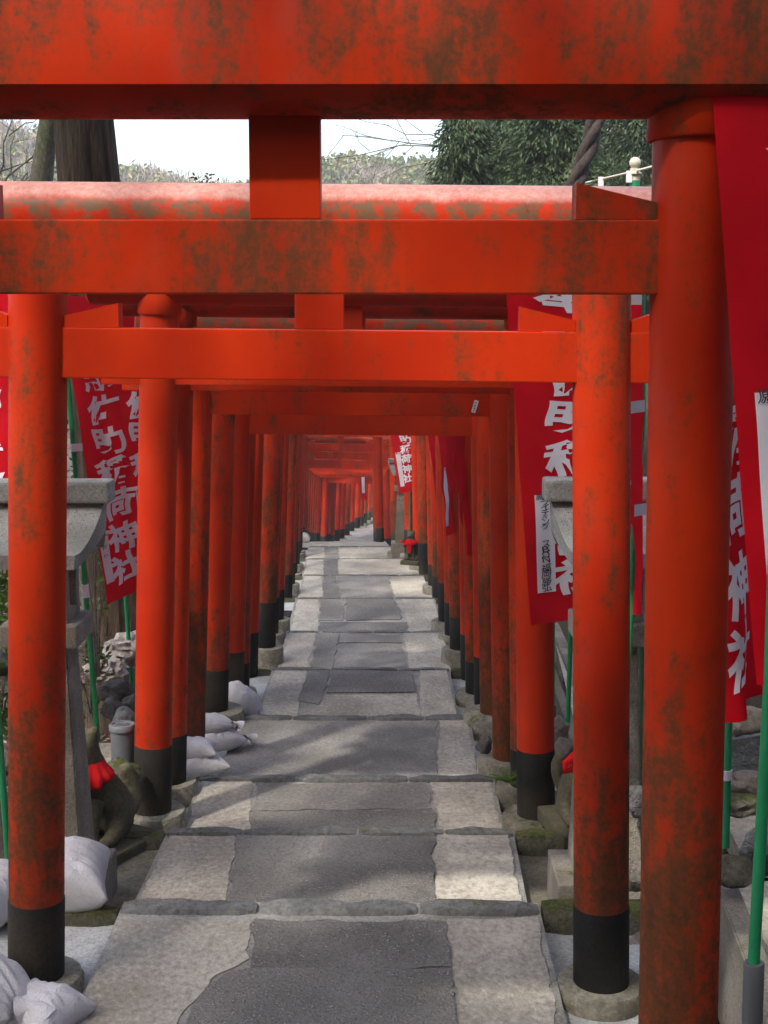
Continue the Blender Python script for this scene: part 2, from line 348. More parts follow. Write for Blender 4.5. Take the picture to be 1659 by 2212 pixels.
# ---------------------------------------------------------------- the steps
# picture outlines of the paving on each tread, laid on that tread's own level
TREADS = [
 dict(z=-2.200, far=1945, L=[(150,2330),(265,1975)], Rr=[(1232,2330),(1158,1975)], patches=[
   ('p', [(262,1985),(545,1988),(538,2068),(480,2096),(402,2172),(360,2330),(128,2330),(186,2150)]),
   ('a', [(549,1988),(963,1990),(974,2090),(534,2090),(542,2068)]),
   ('a', [(530,2094),(975,2094),(1000,2330),(366,2330),(408,2178),(484,2104)]),
   ('p', [(968,1985),(1158,1980),(1230,2330),(1006,2330),(982,2100)]),
 ]),
 dict(z=-2.360, far=1790, L=[(285,1975),(372,1790)], Rr=[(1132,1975),(1099,1790)], patches=[
   ('p', [(370,1797),(508,1794),(498,1860),(482,1990),(275,1990)]),
   ('a', [(514,1796),(938,1797),(934,1850),(942,1990),(487,1990),(505,1860)]),
   ('p', [(943,1800),(1098,1800),(1132,1990),(947,1990),(939,1850)]),
 ]),
 dict(z=-2.500, far=1676, L=[(398,1800),(440,1676)], Rr=[(1084,1800),(1058,1676)], patches=[
   ('p', [(440,1682),(548,1680),(538,1815),(390,1815)]),
   ('g', [(553,1692),(924,1690),(932,1746),(546,1750)]),
   ('a', [(545,1754),(938,1750),(945,1815),(540,1815)]),
   ('p', [(930,1686),(1058,1688),(1090,1815),(950,1815),(942,1750)]),
 ]),
 dict(z=-2.690, far=1545, L=[(462,1690),(532,1545)], Rr=[(1034,1690),(1008,1545)], patches=[
   ('g', [(530,1550),(700,1548),(944,1548),(940,1690),(460,1690)]),
   ('p', [(950,1548),(1008,1550),(1034,1690),(946,1690)]),
 ]),
 dict(z=-2.920, far=1442, L=[(556,1550),(594,1442)], Rr=[(986,1550),(966,1442)], patches=[
   ('p', [(594,1446),(662,1444),(640,1548),(556,1548)]),
   ('a', [(667,1446),(712,1446),(700,1500),(690,1520),(642,1512)]),
   ('a', [(718,1448),(888,1450),(898,1494),(706,1496)]),
   ('p', [(700,1500),(902,1498),(905,1548),(644,1548),(690,1524)]),
   ('p', [(906,1446),(966,1446),(986,1548),(910,1548)]),
 ]),
 dict(z=-3.190, far=1362, L=[(606,1448),(624,1362)], Rr=[(974,1448),(954,1362)], patches=[
   ('p', [(624,1366),(682,1366),(664,1448),(606,1448)]),
   ('a', [(686,1366),(732,1368),(716,1448),(668,1448)]),
   ('g', [(737,1371),(862,1372),(868,1388),(730,1388)]),
   ('g', [(730,1391),(868,1391),(880,1448),(722,1448)]),
   ('p', [(872,1366),(954,1366),(974,1448),(886,1448)]),
 ]),
 dict(z=-3.560, far=1290, L=[(628,1366),(642,1290)], Rr=[(958,1366),(936,1290)], patches=[
   ('p', [(642,1294),(690,1294),(686,1366),(628,1366)]),
   ('g', [(692,1294),(744,1294),(742,1340),(690,1340)]),
   ('a', [(747,1294),(850,1294),(866,1318),(864,1338),(746,1340)]),
   ('a', [(690,1343),(880,1343),(882,1366),(690,1366)]),
   ('p', [(868,1294),(936,1294),(958,1366),(886,1366)]),
 ]),
 dict(z=-3.950, far=1241, L=[(648,1300),(658,1241)], Rr=[(940,1300),(912,1241)], patches=[
   ('p', [(658,1244),(694,1244),(698,1298),(646,1298)]),
   ('a', [(697,1244),(724,1244),(736,1298),(701,1298)]),
   ('g', [(728,1244),(836,1244),(852,1298),(740,1298)]),
   ('p', [(840,1244),(912,1244),(940,1298),(856,1298)]),
 ]),
 dict(z=-4.380, far=1206, L=[(654,1248),(664,1206)], Rr=[(908,1248),(888,1206)], patches=[
   ('p', [(664,1208),(698,1208),(698,1248),(654,1248)]),
   ('a', [(700,1208),(728,1208),(730,1248),(700,1248)]),
   ('p', [(731,1208),(888,1208),(908,1248),(733,1248)]),
 ]),
 dict(z=-4.950, far=1180, L=[(660,1210),(668,1180)], Rr=[(880,1210),(866,1180)], patches=[
   ('p', [(668,1182),(700,1182),(700,1210),(662,1210)]),
   ('g', [(702,1182),(728,1182),(730,1210),(702,1210)]),
   ('p', [(731,1182),(866,1182),(880,1210),(733,1210)]),
 ]),
]
PM = {'p': PALE, 'a': AGG, 'g': GREY}
def rough_poly(pts, step, amp, seed):
    out = []; n = len(pts)
    for i in range(n):
        a, b = Vector(pts[i]), Vector(pts[(i+1) % n]); L = (b-a).length; k = max(1, int(L/step))
        d = (b-a).normalized(); nn = Vector((-d.y, d.x))
        for j in range(k):
            p = a + (b-a)*(j/k)
            q = noise.noise(Vector((p.x*6, p.y*6, seed)))*amp + noise.noise(Vector((p.x*22, p.y*22, seed+9)))*amp*0.5
            out.append(tuple(p + nn*q))
    return out
def slab(name, pts, z0, z1, m, parent, seed, step=0.045, amp=0.012, bev=0.006):
    poly = rough_poly(pts, step, amp, seed)
    area = sum(poly[i][0]*poly[(i+1)%len(poly)][1] - poly[(i+1)%len(poly)][0]*poly[i][1] for i in range(len(poly)))
    if area < 0: poly = poly[::-1]
    bm = BM(); top = prism(bm, poly, z0, z1)
    if bev:
        try: bmesh.ops.bevel(bm, geom=list(top.edges), offset=bev, segments=2, affect='EDGES')
        except Exception: pass
    bmesh.ops.triangulate(bm, faces=[f for f in bm.faces if len(f.verts) > 4])
    return obj(name, bm, m, parent)
def kerb(name, x0, x1, yc, z, wd, ht, m, parent, seed):
    """one rough long kerb stone along X"""
    bm = BM(); nx = max(6, int((x1-x0)/0.035)); prof = [(-.5, 0), (-.48, .8), (-.30, 1), (0, 1.0), (.30, 1), (.48, .82), (.5, 0)]
    rings = []
    for i in range(nx+1):
        x = x0 + (x1-x0)*i/nx; e = min(i, nx-i)/2.0; k = 1 if e >= 1 else (0.75 + 0.25*e)
        rr = []
        for j, (py, pz) in enumerate(prof):
            q = noise.noise(Vector((x*7, py*2, seed)))*0.35 + noise.noise(Vector((x*23, py*5, seed+4)))*0.22
            rr.append(bm.verts.new((x, yc + py*wd*k*(1+q*0.5) + q*0.01, z + ht*(pz-1)*1.0 + (q*0.018 if pz > 0 else -0.12) - (1-k)*0.03)))
        rings.append(rr)
    for i in range(nx):
        for j in range(len(prof)-1): bm.faces.new((rings[i][j], rings[i][j+1], rings[i+1][j+1], rings[i+1][j]))
    bm.faces.new(rings[0]); bm.faces.new(rings[-1][::-1])
    bmesh.ops.recalc_face_normals(bm, faces=bm.faces[:])
    return obj(name, bm, m, parent, smooth=True, angle=55)
prevY = -1.5
TREADY = []
for k, t in enumerate(TREADS):
    z = t['z']; (xl0, yl0), (xl1, yl1) = t['L']; (xr0, yr0), (xr1, yr1) = t['Rr']
    yfar = PZ(851, t['far'], z).y
    a = PZ(xl0, yl0, z); b = PZ(xl1, yl1, z); c = PZ(xr0, yr0, z); d = PZ(xr1, yr1, z)
    y0 = prevY; TREADY.append((y0, yfar, z))
    def atx(p, q, y): return p.x + (q.x-p.x)*(y-p.y)/(q.y-p.y) if abs(q.y-p.y) > .05 else q.x
    yn = max(y0, a.y - 2.0)
    ya = min(a.y, c.y)
    if k == 0: ya = -1.5
    else: ya = y0
    lx0, rx0 = (a.x, c.x); lx1, rx1 = b.x, d.x
    # mortar bed that fills between the outer edges of the gates' footings
    bm = BM(); prism(bm, [(lx0-.02, ya), (rx0+.02, ya), (rx1+.02, yfar), (lx1-.02, yfar)], z-0.45, z-0.008)
    st = obj('step', bm, JOINT); tag(st, kind='structure')
    # lower shoulder of pale mortar and concrete at both sides
    bm = BM()
    prism(bm, [(lx0-.55, ya), (lx0-.02, ya), (lx1-.02, yfar), (lx1-.50, yfar)], z-0.6, z-0.05-.02*(k % 2))
    prism(bm, [(rx0+.02, ya), (rx0+.50, ya), (rx1+.45, yfar), (rx1+.02, yfar)], z-0.6, z-0.07-.02*(k % 2))
    obj('shoulder', bm, DCONC if k in (1,) else MORTAR, st)
    for i, (m, pts) in enumerate(t['patches']):
        wp = []
        for x, y in pts:
            q = PZ(x, y, z); yy = max(q.y, ya+0.02); wp.append((q.x if q.y >= ya+.02 else q.x, min(yy, yfar-0.005)))
        slab('slab', wp, z-0.03, z-0.003+0.003*(i % 3), PM[m], st, k*7+i, step=0.03 if k < 4 else 0.12, amp=0.022 if k < 5 else 0.03, bev=0)
    # nosing stones at the far edge
    wd = 0.13 if k in (0, 3) else 0.10
    xs = [lx1-0.02 + (rx1-lx1+.04)*f for f in ((0, .33, .71, 1) if k % 2 == 0 else (0, .22, .55, .8, 1))]
    for i in range(len(xs)-1):
        kerb('kerb_stone', xs[i]+.006, xs[i+1]-.006, yfar - wd/2, z + (0.013 if k < 4 else 0.006), wd, 0.2, KERB, st, k*5+i)
    kerb('mossy_kerb', lx1-.40, lx1-.03, yfar - wd/2+.01, z - 0.01, wd*1.2, 0.25, MOSSK, st, k*5+31)
    kerb('mossy_kerb', rx1+.03, rx1+.48, yfar - wd/2+.01, z + (0.0 if k else 0.01), wd*1.3, 0.25, MOSSK, st, k*5+41)
    prevY = yfar
# lower flat path after the stairs and the flight between
bm = BM(); n = 30; row = []
for i in range(n+1):
    y = 28.0 + i*(54-28.0)/n; c = centre_x(y); dx = (centre_x(y+.3)-centre_x(y-.3))/.6; nn = Vector((1, -dx)).normalized()
    z = pathz(y)-.02 if y > 28.6 else pathz(28.6)-.02
    row.append((bm.verts.new((c-nn.x*1.0, y-nn.y*1.0, z)), bm.verts.new((c+nn.x*1.0, y+nn.y*1.0, z))))
for i in range(n): bm.faces.new((row[i][0], row[i][1], row[i+1][1], row[i+1][0]))
tag(obj('lower_path', bm, PALE), kind='structure')

# ---------------------------------------------------------------- torii gates
PR = 0.09
ORD = ['first', 'second', 'third', 'fourth', 'fifth', 'sixth', 'seventh', 'eighth', 'ninth', 'tenth', 'eleventh', 'twelfth', 'thirteenth', 'fourteenth', 'fifteenth', 'sixteenth', 'seventeenth', 'eighteenth', 'nineteenth', 'twentieth']
def torii(Yg, xl, xr, yb, zn, label, rot=0.0, centre=None, half=None, zb=None, weather=0.4, low=0.5, band=(0.3, 0.3), flat=False, bleach=0.0, foot=(0.16, 0.16), batter=0.064, footh=(.10, .10), pipe=0.115, gap=0.21, group='vermilion torii gates lining the steps', seed=0, post_r=PR, wb=None, roll=.009):
    """xl / xr: picture x of the inner edges of the posts at their feet (row yb); zn: level of the tie beam's lower edge"""
    rnd = random.Random(seed*13+5)
    wb = min(weather, .45) if wb is None else wb
    if centre is None:
        zb = zat(yb, Yg) if zb is None else zb
        a = P(xl, yb, Yg).x - post_r; b = P(xr, yb, Yg).x + post_r
        cx, h = (a+b)/2, (b-a)/2
    else: cx, h = centre, half
    root = empty('torii_gate', (cx, Yg, zb), rot); root.rotation_euler.y = roll; tag(root, label, 'torii gate', group)
    nb = zn - zb                       # tie beam lower edge above the feet
    th = 0.155
    bt = nb + th + gap                 # lowest point of the top beam
    top = bt + 0.03
    def wx(o, we, ld=0.0, bl=0.0): o['weather'] = we; o['lowdirt'] = ld; o['bleach'] = bl; return o
    def xat(z): return h - batter*(z/nb)
    for s, bh, fr, fh, wgt in ((-1, band[0], foot[0], footh[0], rnd.uniform(.75, 1.2)), (1, band[1], foot[1], footh[1], rnd.uniform(.75, 1.2))):
        bm = BM(); lean = Vector((-s*batter/nb, 0, 1))
        tube(bm, [lean*(-0.05), lean*(top+.03)], post_r, 40)
        po = wx(obj('post', bm, RED, root, (s*h, 0, 0), smooth=True, angle=40), weather*wgt, low*wgt)
        if bh > 0:
            bm = BM(); tube(bm, [lean*(-0.04), lean*(bh-.003), lean*bh], [post_r+.0022, post_r+.0022, post_r+.0002], 40, caps=False)
            obj('base_band', bm, BLACK, po, smooth=True, angle=40)
        bm = BM(); cr = post_r*1.13
        tube(bm, [lean*(bt-.045), lean*(bt-.040), lean*(top+.06), lean*(top+.065)], [cr-.004, cr, cr, cr-.004], 40)
        wx(obj('collar', bm, RED, po, smooth=True, angle=40), weather, 0)
        bm = BM(); lathe(bm, [(fr*.99, -.35), (fr, -.02), (fr-.008, 0.0), (post_r*.6, 0.002)], 36)
        for v in bm.verts:
            q = noise.noise(v.co*9 + Vector((seed, s, 0)))
            v.co.x *= 1+.02*q; v.co.y *= 1+.02*q
        obj('footing', bm, CONC, root, (s*h, 0, 0.0), smooth=True, angle=50)
    # tie beam
    ov = 0.17
    bm = BM(); box(bm, (0, 0, nb+th/2), (2*(xat(nb)+post_r+ov), 0.075, th), 0.004)
    wx(obj('tie_beam', bm, RED, root), wb, 0)
    for s in (-1, 1):
        for q in (-1, 1):
            e = xat(nb+th)*s; x0 = e + q*(post_r-.004); x1 = x0 + q*(0.17 if q*s < 0 else 0.12)
            h0, h1 = 0.034, 0.074
            bm = BM(); y = 0.033; z0 = nb+th+0.0015
            vs = [bm.verts.new(p) for p in ((x0, -y, z0), (x1, -y, z0), (x1, -y, z0+h1), (x0, -y, z0+h0), (x0, y, z0), (x1, y, z0), (x1, y, z0+h1), (x0, y, z0+h0))]
            for f in ((0,1,2,3), (7,6,5,4), (0,4,5,1), (1,5,6,2), (2,6,7,3), (3,7,4,0)): bm.faces.new([vs[i] for i in f])
            bmesh.ops.recalc_face_normals(bm, faces=bm.faces[:])
            wx(obj('wedge', bm, RED, root), wb*.8, 0)
    bm = BM(); box(bm, (0, 0, (nb+th+.001+bt+.05)/2), (0.15, 0.055, bt+.05-nb-th-.001), 0.003)
    wx(obj('strut', bm, RED, root), weather*.25, 0)
    L = xat(top) + post_r + 0.24
    bm = BM()
    if flat:
        wd, sag = 0.13, 0.05; rho = (wd*wd+sag*sag)/(2*sag); prof = []
        for i in range(13):
            u = -wd + 2*wd*i/12; prof.append((u, bt + rho - math.sqrt(rho*rho-u*u)))
        zt = bt + sag + 0.24
        for i in range(9):
            a = math.pi*i/8; prof.append((wd*math.cos(a), zt + 0.06*math.sin(a)))
        extrude_profile(bm, prof, -L, L)
    else:
        prof = [(pipe*math.cos(2*math.pi*i/40), bt + pipe + pipe*math.sin(2*math.pi*i/40)) for i in range(40)]
        tube(bm, [(-L, 0, bt+pipe), (-L+.012, 0, bt+pipe), (L-.012, 0, bt+pipe), (L, 0, bt+pipe)], [pipe-.012, pipe, pipe, pipe-.012], 40)
    wx(obj('top_beam', bm, RED, root, smooth=True, angle=35), wb, 0, bleach)
    return root

zn = zat
torii(2.92, 0, 0, 0, zat(635, 2.88), 'first torii gate, flat weathered top beam with brown stains across the whole picture width', weather=.40, low=.9, wb=.53, band=(0, 0), flat=True, seed=1, zb=-2.03, batter=0.03, centre=-.232, half=.90, roll=.001)
torii(4.19, 137, 1240, 2112, zat(822, 4.15), 'second torii gate, thin black-based posts, pale bleached round top beam', weather=.52, low=.9, wb=.28, band=(.27, .27), bleach=1, foot=(.155, .15), seed=2, footh=(.02, .12))
torii(6.27, 369, 1118, 1754, zat(835, 6.23), 'third torii gate, clean bright posts with tall glossy black bases', weather=.22, low=.28, band=(.335, .335), bleach=.8, foot=(.165, .165), seed=3)
torii(6.75, 401, 1103, 1690, zat(848, 6.71), 'fourth torii gate, close behind the black-based third gate, stained to its feet', weather=.42, low=.75, band=(.26, .20), bleach=.8, foot=(.15, .17), seed=4)
torii(7.50, 442, 1064, 1632, zat(898, 7.46), 'fifth torii gate, white paper slip stuck on its tie beam', weather=.38, low=.8, band=(0, 0), bleach=1, foot=(.14, .18), seed=5)
torii(8.60, 492, 1037, 1535, zat(896, 8.56), 'sixth torii gate, standing on wide round concrete footings, greenish band at its feet', weather=.48, low=.75, band=(.28, .0), bleach=.8, foot=(.20, .20), seed=6)
torii(9.45, 525, 1025, 1517, zat(940, 9.41), 'seventh torii gate, plain red tie beam framing the tunnel mouth', weather=.3, low=.3, band=(.38, .36), foot=(.14, .15), seed=7)
torii(10.0, 538, 1006, 1492, zat(934, 10), 'eighth torii gate, brown mossy posts squeezed behind the seventh gate', weather=.40, low=.75, band=(.22, .25), foot=(.15, .17), seed=8)
torii(10.7, 556, 996, 1468, zat(935, 10.7), 'ninth torii gate, clean red posts with narrow black feet', weather=.25, low=.2, band=(.40, .40), foot=(.15, .16), seed=9)
torii(12.0, 595, 972, 1398, zat(937, 12), 'tenth torii gate, patchy algae and broad greenish base bands', weather=.52, low=.7, band=(.42, .30), foot=(.165, .17), seed=10)
torii(12.9, 601, 961, 1368, zat(937, 12.9), 'eleventh torii gate, dark base bands, posts just behind the patchy tenth gate', weather=.45, low=.5, band=(.36, .33), foot=(.15, .16), seed=11)
torii(14.2, 613, 947, 1338, zat(937, 14.2), 'twelfth torii gate, half in sun with faded orange posts', weather=.4, low=.5, band=(.33, .42), foot=(.16, .17), seed=12)
torii(16.6, 631, 934, 1292, zat(938, 16.6), 'thirteenth torii gate, mossy brown sides and greenish feet', weather=.55, low=.8, band=(.3, .3), foot=(.16, .17), seed=13)
torii(18.6, 637, 925, 1262, zat(938, 18.6), 'fourteenth torii gate, narrow red posts before the thick scabby post', weather=.4, low=.5, band=(.3, .3), foot=(.16, .17), seed=14)
torii(20.5, 642, 905, 1239, zat(938, 20.5), 'fifteenth torii gate, scabby peeling post beside a tiny bibbed fox', weather=.6, low=1.0, band=(.5, .5), foot=(.18, .22), seed=15, post_r=.10)
torii(22.6, 647, 893, 1219, zat(938, 22.6), 'sixteenth torii gate, slim red posts with dark feet past the scabby gate', weather=.3, low=.4, band=(.4, .4), foot=(.16, .17), seed=16)
torii(25.0, 650, 874, 1196, zat(939, 25), 'seventeenth torii gate, black feet beside the small distant lantern', weather=.35, low=.4, band=(.48, .48), foot=(.17, .18), seed=17)
torii(26.8, 653, 845, 1190, zat(944, 26.8), 'eighteenth torii gate, last one before the path bends', weather=.5, low=.6, band=(.4, .4), foot=(.16, .17), seed=18)
GL = 'vermilion torii gates on the lower flight'
far = [(28.9, 657, 812, 1176, 974), (31.1, 657, 811, 1177, 1008), (33.4, 663, 810, 1178, 1016), (35.7, 672, 809, 1179, 1024), (38.0, 682, 808, 1179, 1030), (40.3, 692, 807, 1178, 1035)]
far = sorted(far + [tuple((p+q)/2 for p, q in zip(u, v)) for u, v in zip(far, far[1:])])
for i, (Y, a, b, yb, yn) in enumerate(far):
    torii(Y, a, b, yb, zat(yn, Y), 'torii gate at the bend, %s of the lower flight' % ORD[i] + (', with its open beam gap sunlit' if i == 0 else ''), weather=.35+.2*(i % 2), low=.5, band=(.38, .38), bleach=.6, foot=(.16, .17), seed=30+i, group=GL, gap=.17)
LB = [(700, 1180), (709, 1178.5), (717.6, 1177), (729.6, 1169), (740, 1163), (751, 1156), (761, 1147), (773, 1141), (781, 1136), (789, 1131), (797, 1124), (804, 1118), (811, 1112)]
for i, (x, y) in enumerate(LB):
    d = ray(x, y); q = -d.z/d.y; Y = (7.0-.05*40.6)/(q-.05); th = R(8+i*2.5); left = P(x, y, Y); c = left + Vector((math.cos(th), -math.sin(th), 0))*.93
    torii(c.y, 0, 0, 0, left.z+1.9, 'torii gate on the lower path, %s one after the bend' % ORD[i], centre=c.x, half=.96, zb=left.z, rot=-th, weather=.2+.3*((i*7) % 3)/2, low=.5, band=(.30+.06*(i % 2),)*2, foot=(.16, .17), seed=50+i, group=GL)

# small paper slip on the fifth gate's tie beam
def paper_slip():
    p = P(1026, 878, 7.455); root = empty('paper_slip', p); root.rotation_euler = (0, R(16), 0)
    tag(root, 'small white paper slip with black brush marks stuck on a red tie beam', 'paper slip')
    bm = BM(); box(bm, (0, 0, 0), (0.024, 0.0012, 0.070)); obj('paper', bm, WHC, root)
    bm = BM()
    for i, (z, w_, h_) in enumerate(((.021, .017, .011), (.008, .012, .009), (-.003, .013, .007), (-.014, .013, .010), (-.025, .010, .008))):
        for q in range(5):
            box(bm, (random.uniform(-.3, .3)*w_, -.0010, z+random.uniform(-.3, .3)*h_), (w_*random.uniform(.3, .8), .0006, h_*random.uniform(.12, .3)))
    obj('brush_marks', bm, INK, root)
paper_slip()

# ---------------------------------------------------------------- writing
GLYPH = {}
def glyph(ch, bold=0.0):
    key = (ch, bold)
    if key in GLYPH: return GLYPH[key]
    cu = bpy.data.curves.new('glyph', 'FONT'); cu.body = ch; cu.size = 1.0; cu.resolution_u = 3; cu.offset = bold
    ob = bpy.data.objects.new('glyph', cu); C.objects.link(ob)
    bpy.context.view_layer.update()
    me = bpy.data.meshes.new_from_object(ob.evaluated_get(bpy.context.evaluated_depsgraph_get()))
    bpy.data.objects.remove(ob); bpy.data.curves.remove(cu)
    bm = BM(); bm.from_mesh(me); bpy.data.meshes.remove(me)
    bmesh.ops.remove_doubles(bm, verts=bm.verts[:], dist=1e-4)
    bmesh.ops.triangulate(bm, faces=bm.faces[:])
    for it in range(3):
        es = [e for e in bm.edges if e.calc_length() > 0.16]
        if not es: break
        bmesh.ops.subdivide_edges(bm, edges=es, cuts=1); bmesh.ops.triangulate(bm, faces=bm.faces[:])
    vs = [v.co.copy() for v in bm.verts]
    bm.verts.index_update()
    fs = [tuple(v.index for v in f.verts) for f in bm.faces]; bm.free()
    x0 = min(v.x for v in vs); x1 = max(v.x for v in vs); y0 = min(v.y for v in vs); y1 = max(v.y for v in vs)
    out = [((v.x-x0)/max(x1-x0, 1e-5), (v.y-y0)/max(y1-y0, 1e-5)) for v in vs]
    GLYPH[key] = (out, fs, (x1-x0)/max(y1-y0, 1e-5)); return GLYPH[key]
def put_text(items, fn, off, bold, seed=0):
    """items: (char, u0, u1, v0, v1) in cloth coordinates (v down); fn(u, v) -> point, normal"""
    VS, FS = [], []
    for ch, u0, u1, v0, v1 in items:
        g, fs, asp = glyph(ch, bold); b = len(VS)
        for x, y in g:
            # brush-like unevenness
            xx = x + 0.05*math.sin(y*5+seed+ord(ch)) ; yy = y + 0.05*math.sin(x*4+ord(ch)*1.7)
            p, n = fn(u0+(u1-u0)*xx, v0+(v1-v0)*(1-yy)); VS.append(p+n*off)
        FS += [tuple(i+b for i in f) for f in fs]
    return VS, FS

TXT = '奉納佐助稲荷神社'
def banner(name, label, tl, tr, br, bl, pole=None, pole_r=0.014, text=(0.5, 0.56), strip=None, striptxt='願主', ripple=0.02, seed=0, nu=22, nv=70, group='red votive banners on green poles', loops=(), pole_mat=None, sleeve=None, fold=0.0, tone=None, flip=False, mirror=False, joint=None, v_range=(0.03, 0.9)):
    """corners are points in the place; text = (centre u, width)"""
    tl, tr, br, bl = map(Vector, (tl, tr, br, bl)); rnd = random.Random(seed)
    nrm = ((bl-tl).cross(tr-tl)).normalized()
    if nrm.y > 0: nrm = -nrm                     # towards the viewer's side
    ph = rnd.uniform(0, 6)
    def fn(u, v):
        p = tl*(1-u)*(1-v) + tr*u*(1-v) + br*u*v + bl*(1-u)*v
        d = ripple*(math.sin(u*5.2+ph+v*1.3)*(.4+.8*v) + .5*math.sin(u*11+ph*2-v*5)*v + .35*math.sin(v*17+u*3+ph)*(.25+v))
        d += ripple*0.9*noise.noise(Vector((u*3, v*7, seed)))
        if fold: d += fold*max(0, v-.55)*math.sin(u*9+ph)
        return p + nrm*d, nrm
    root = empty(name, pole[0] if pole else tl); inv = -Vector(root.location)
    tag(root, label, 'banner', group)
    bm = BM(); g = [[bm.verts.new(fn(i/nu, j/nv)[0]+inv) for i in range(nu+1)] for j in range(nv+1)]
    for j in range(nv):
        for i in range(nu): bm.faces.new((g[j][i], g[j+1][i], g[j+1][i+1], g[j][i+1]))
    cloth = obj('cloth', bm, REDC, root, smooth=True)
    if text:
        items = []; n = len(TXT); v0, v1 = v_range; dv = (v1-v0)/n
        for i, ch in enumerate(TXT):
            j = rnd.uniform(-.01, .01)
            items.append((ch, text[0]-text[1]/2+j, text[0]+text[1]/2+j, v0+dv*(i+.05), v0+dv*(i+.95)))
        VS, FS = put_text(items, fn, 0.004, 0.030, seed)
        me = quads_mesh('lettering', [v+inv for v in VS], FS, WHC); link('lettering', me, root)
    if strip:
        u0, u1, v0, v1, tilt = strip; bm = BM(); g = []
        for j in range(21):
            v = v0+(v1-v0)*j/20; sh = tilt*(j/20)
            g.append([bm.verts.new(fn(u, v)[0]+nrm*0.006+inv) for u in (u0+sh, (u0+u1)/2+sh, u1+sh)])
        for j in range(20):
            for i in range(2): bm.faces.new((g[j][i], g[j+1][i], g[j+1][i+1], g[j][i+1]))
        sp = obj('name_strip', bm, WHC, root, smooth=True)
        items = []; wv = v1-v0; uw = u1-u0
        for (ch, cu, cv, sz) in striptxt:
            su = uw*sz; asp = (tr-tl).length/(bl-tl).length; sv = su*asp*(0.42 if ch in 'ィッ' else 0.66)
            c = u0 + uw*cu + tilt*cv; q = v0 + wv*cv
            items.append((ch, c-su/2, c+su/2, q-sv/2, q+sv/2))
        VS, FS = put_text(items, fn, 0.009, 0.004, seed)
        me = quads_mesh('brush_writing', [v+inv for v in VS], FS, INK); link('brush_writing', me, sp)
    if pole:
        bm = BM(); tube(bm, [Vector(p)+inv for p in pole], pole_r, 14)
        po = obj('pole', bm, pole_mat or GREENP, root, smooth=True, angle=50)
        if joint:
            a, b = Vector(pole[0]), Vector(pole[-1]); d = (b-a).normalized()
            for f, hh in joint:
                c = a+(b-a)*f
                bm = BM(); tube(bm, [c-d*hh+inv, c+d*hh+inv], pole_r*1.35, 16); obj('joint', bm, WHITEP, po, smooth=True, angle=50)
        if sleeve:
            bm = BM(); a, b = Vector(sleeve[0])+inv, Vector(sleeve[1])+inv
            tube(bm, [a, a+(b-a)*.985, b], [pole_r*1.7, pole_r*1.7, pole_r*1.5], 18); obj('sleeve', bm, PIPED, root, smooth=True, angle=50)
    for p, q in loops:
        a, b = Vector(p)+inv, Vector(q)+inv; d = (b-a); up = Vector((0, 0, .020))
        bm = BM(); vs = [bm.verts.new(x) for x in (a-up+nrm*.02, b-up+nrm*.02, b+up+nrm*.02, a+up+nrm*.02, a-up+nrm*.014, b-up+nrm*.014, b+up+nrm*.014, a+up+nrm*.014)]
        for f in ((0,1,2,3), (7,6,5,4), (0,4,5,1), (1,5,6,2), (2,6,7,3), (3,7,4,0)): bm.faces.new([vs[i] for i in f])
        bmesh.ops.recalc_face_normals(bm, faces=bm.faces[:]); obj('loop', bm, WHC, root)
    return root

ST_R = [('願', .26, .022, .40), ('主', .72, .022, .36), ('ラ', .5, .075, .42), ('イ', .5, .125, .40), ('デ', .5, .178, .44), ('ィ', .5, .225, .34), ('ン', .5, .27, .42), ('グ', .5, .32, .42), ('ス', .5, .50, .44), ('B', .5, .556, .38), ('O', .5, .607, .40), ('N', .5, .66, .40), ('福', .5, .745, .52), ('岡', .5, .81, .48), ('勝', .5, .885, .52), ('弘', .5, .95, .50)]
ST_L = [('お', .5, .22, .55), ('り', .5, .42, .45)]
ST_S = [('願', .26, .03, .42), ('主', .74, .03, .38)]
# text banner between the second and third gates, its pole behind the fox
Yb = 6.9
banner('votive_banner', 'red banner in full white lettering, its green pole rising behind the fox statue',
       P(126, 640, Yb), P(224, 640, Yb+.22), P(322, 1268, Yb+.22), P(230, 1306, Yb-.02),
       pole=[P(212, 1600, Yb-.1), P(128, 600, Yb-.1)], text=(.58, .76), strip=(.02, .24, .78, .935, .015), striptxt=ST_L, seed=1, ripple=.012,
       loops=[(P(149, 968, Yb-.13), P(173, 966, Yb-.08))], joint=[(.335, .035)], v_range=(0.10, 0.958))
Yc = 7.9
banner('votive_banner', 'red banner half hidden behind the clean third-gate post, lettering cut by the post',
       P(222, 640, Yc), P(360, 640, Yc+.3), P(420, 1225, Yc+.3), P(282, 1272, Yc),
       pole=[P(290, 1560, Yc+.35), P(226, 620, Yc+.35)], text=(.42, .52), v_range=(.10, .958), strip=(.06, .22, .66, .93, .0), striptxt=ST_S, seed=2, ripple=.015)
Yd = 6.3
banner('votive_banner', 'red banner beyond the lantern roof, cut by the picture edge',
       P(-190, 610, Yd+.3), P(20, 625, Yd), P(36, 1180, Yd), P(-160, 1200, Yd+.3), text=(.62, .56), seed=3, ripple=.015,
       pole=[P(-150, 1560, Yd+.35), P(-195, 580, Yd+.35)])
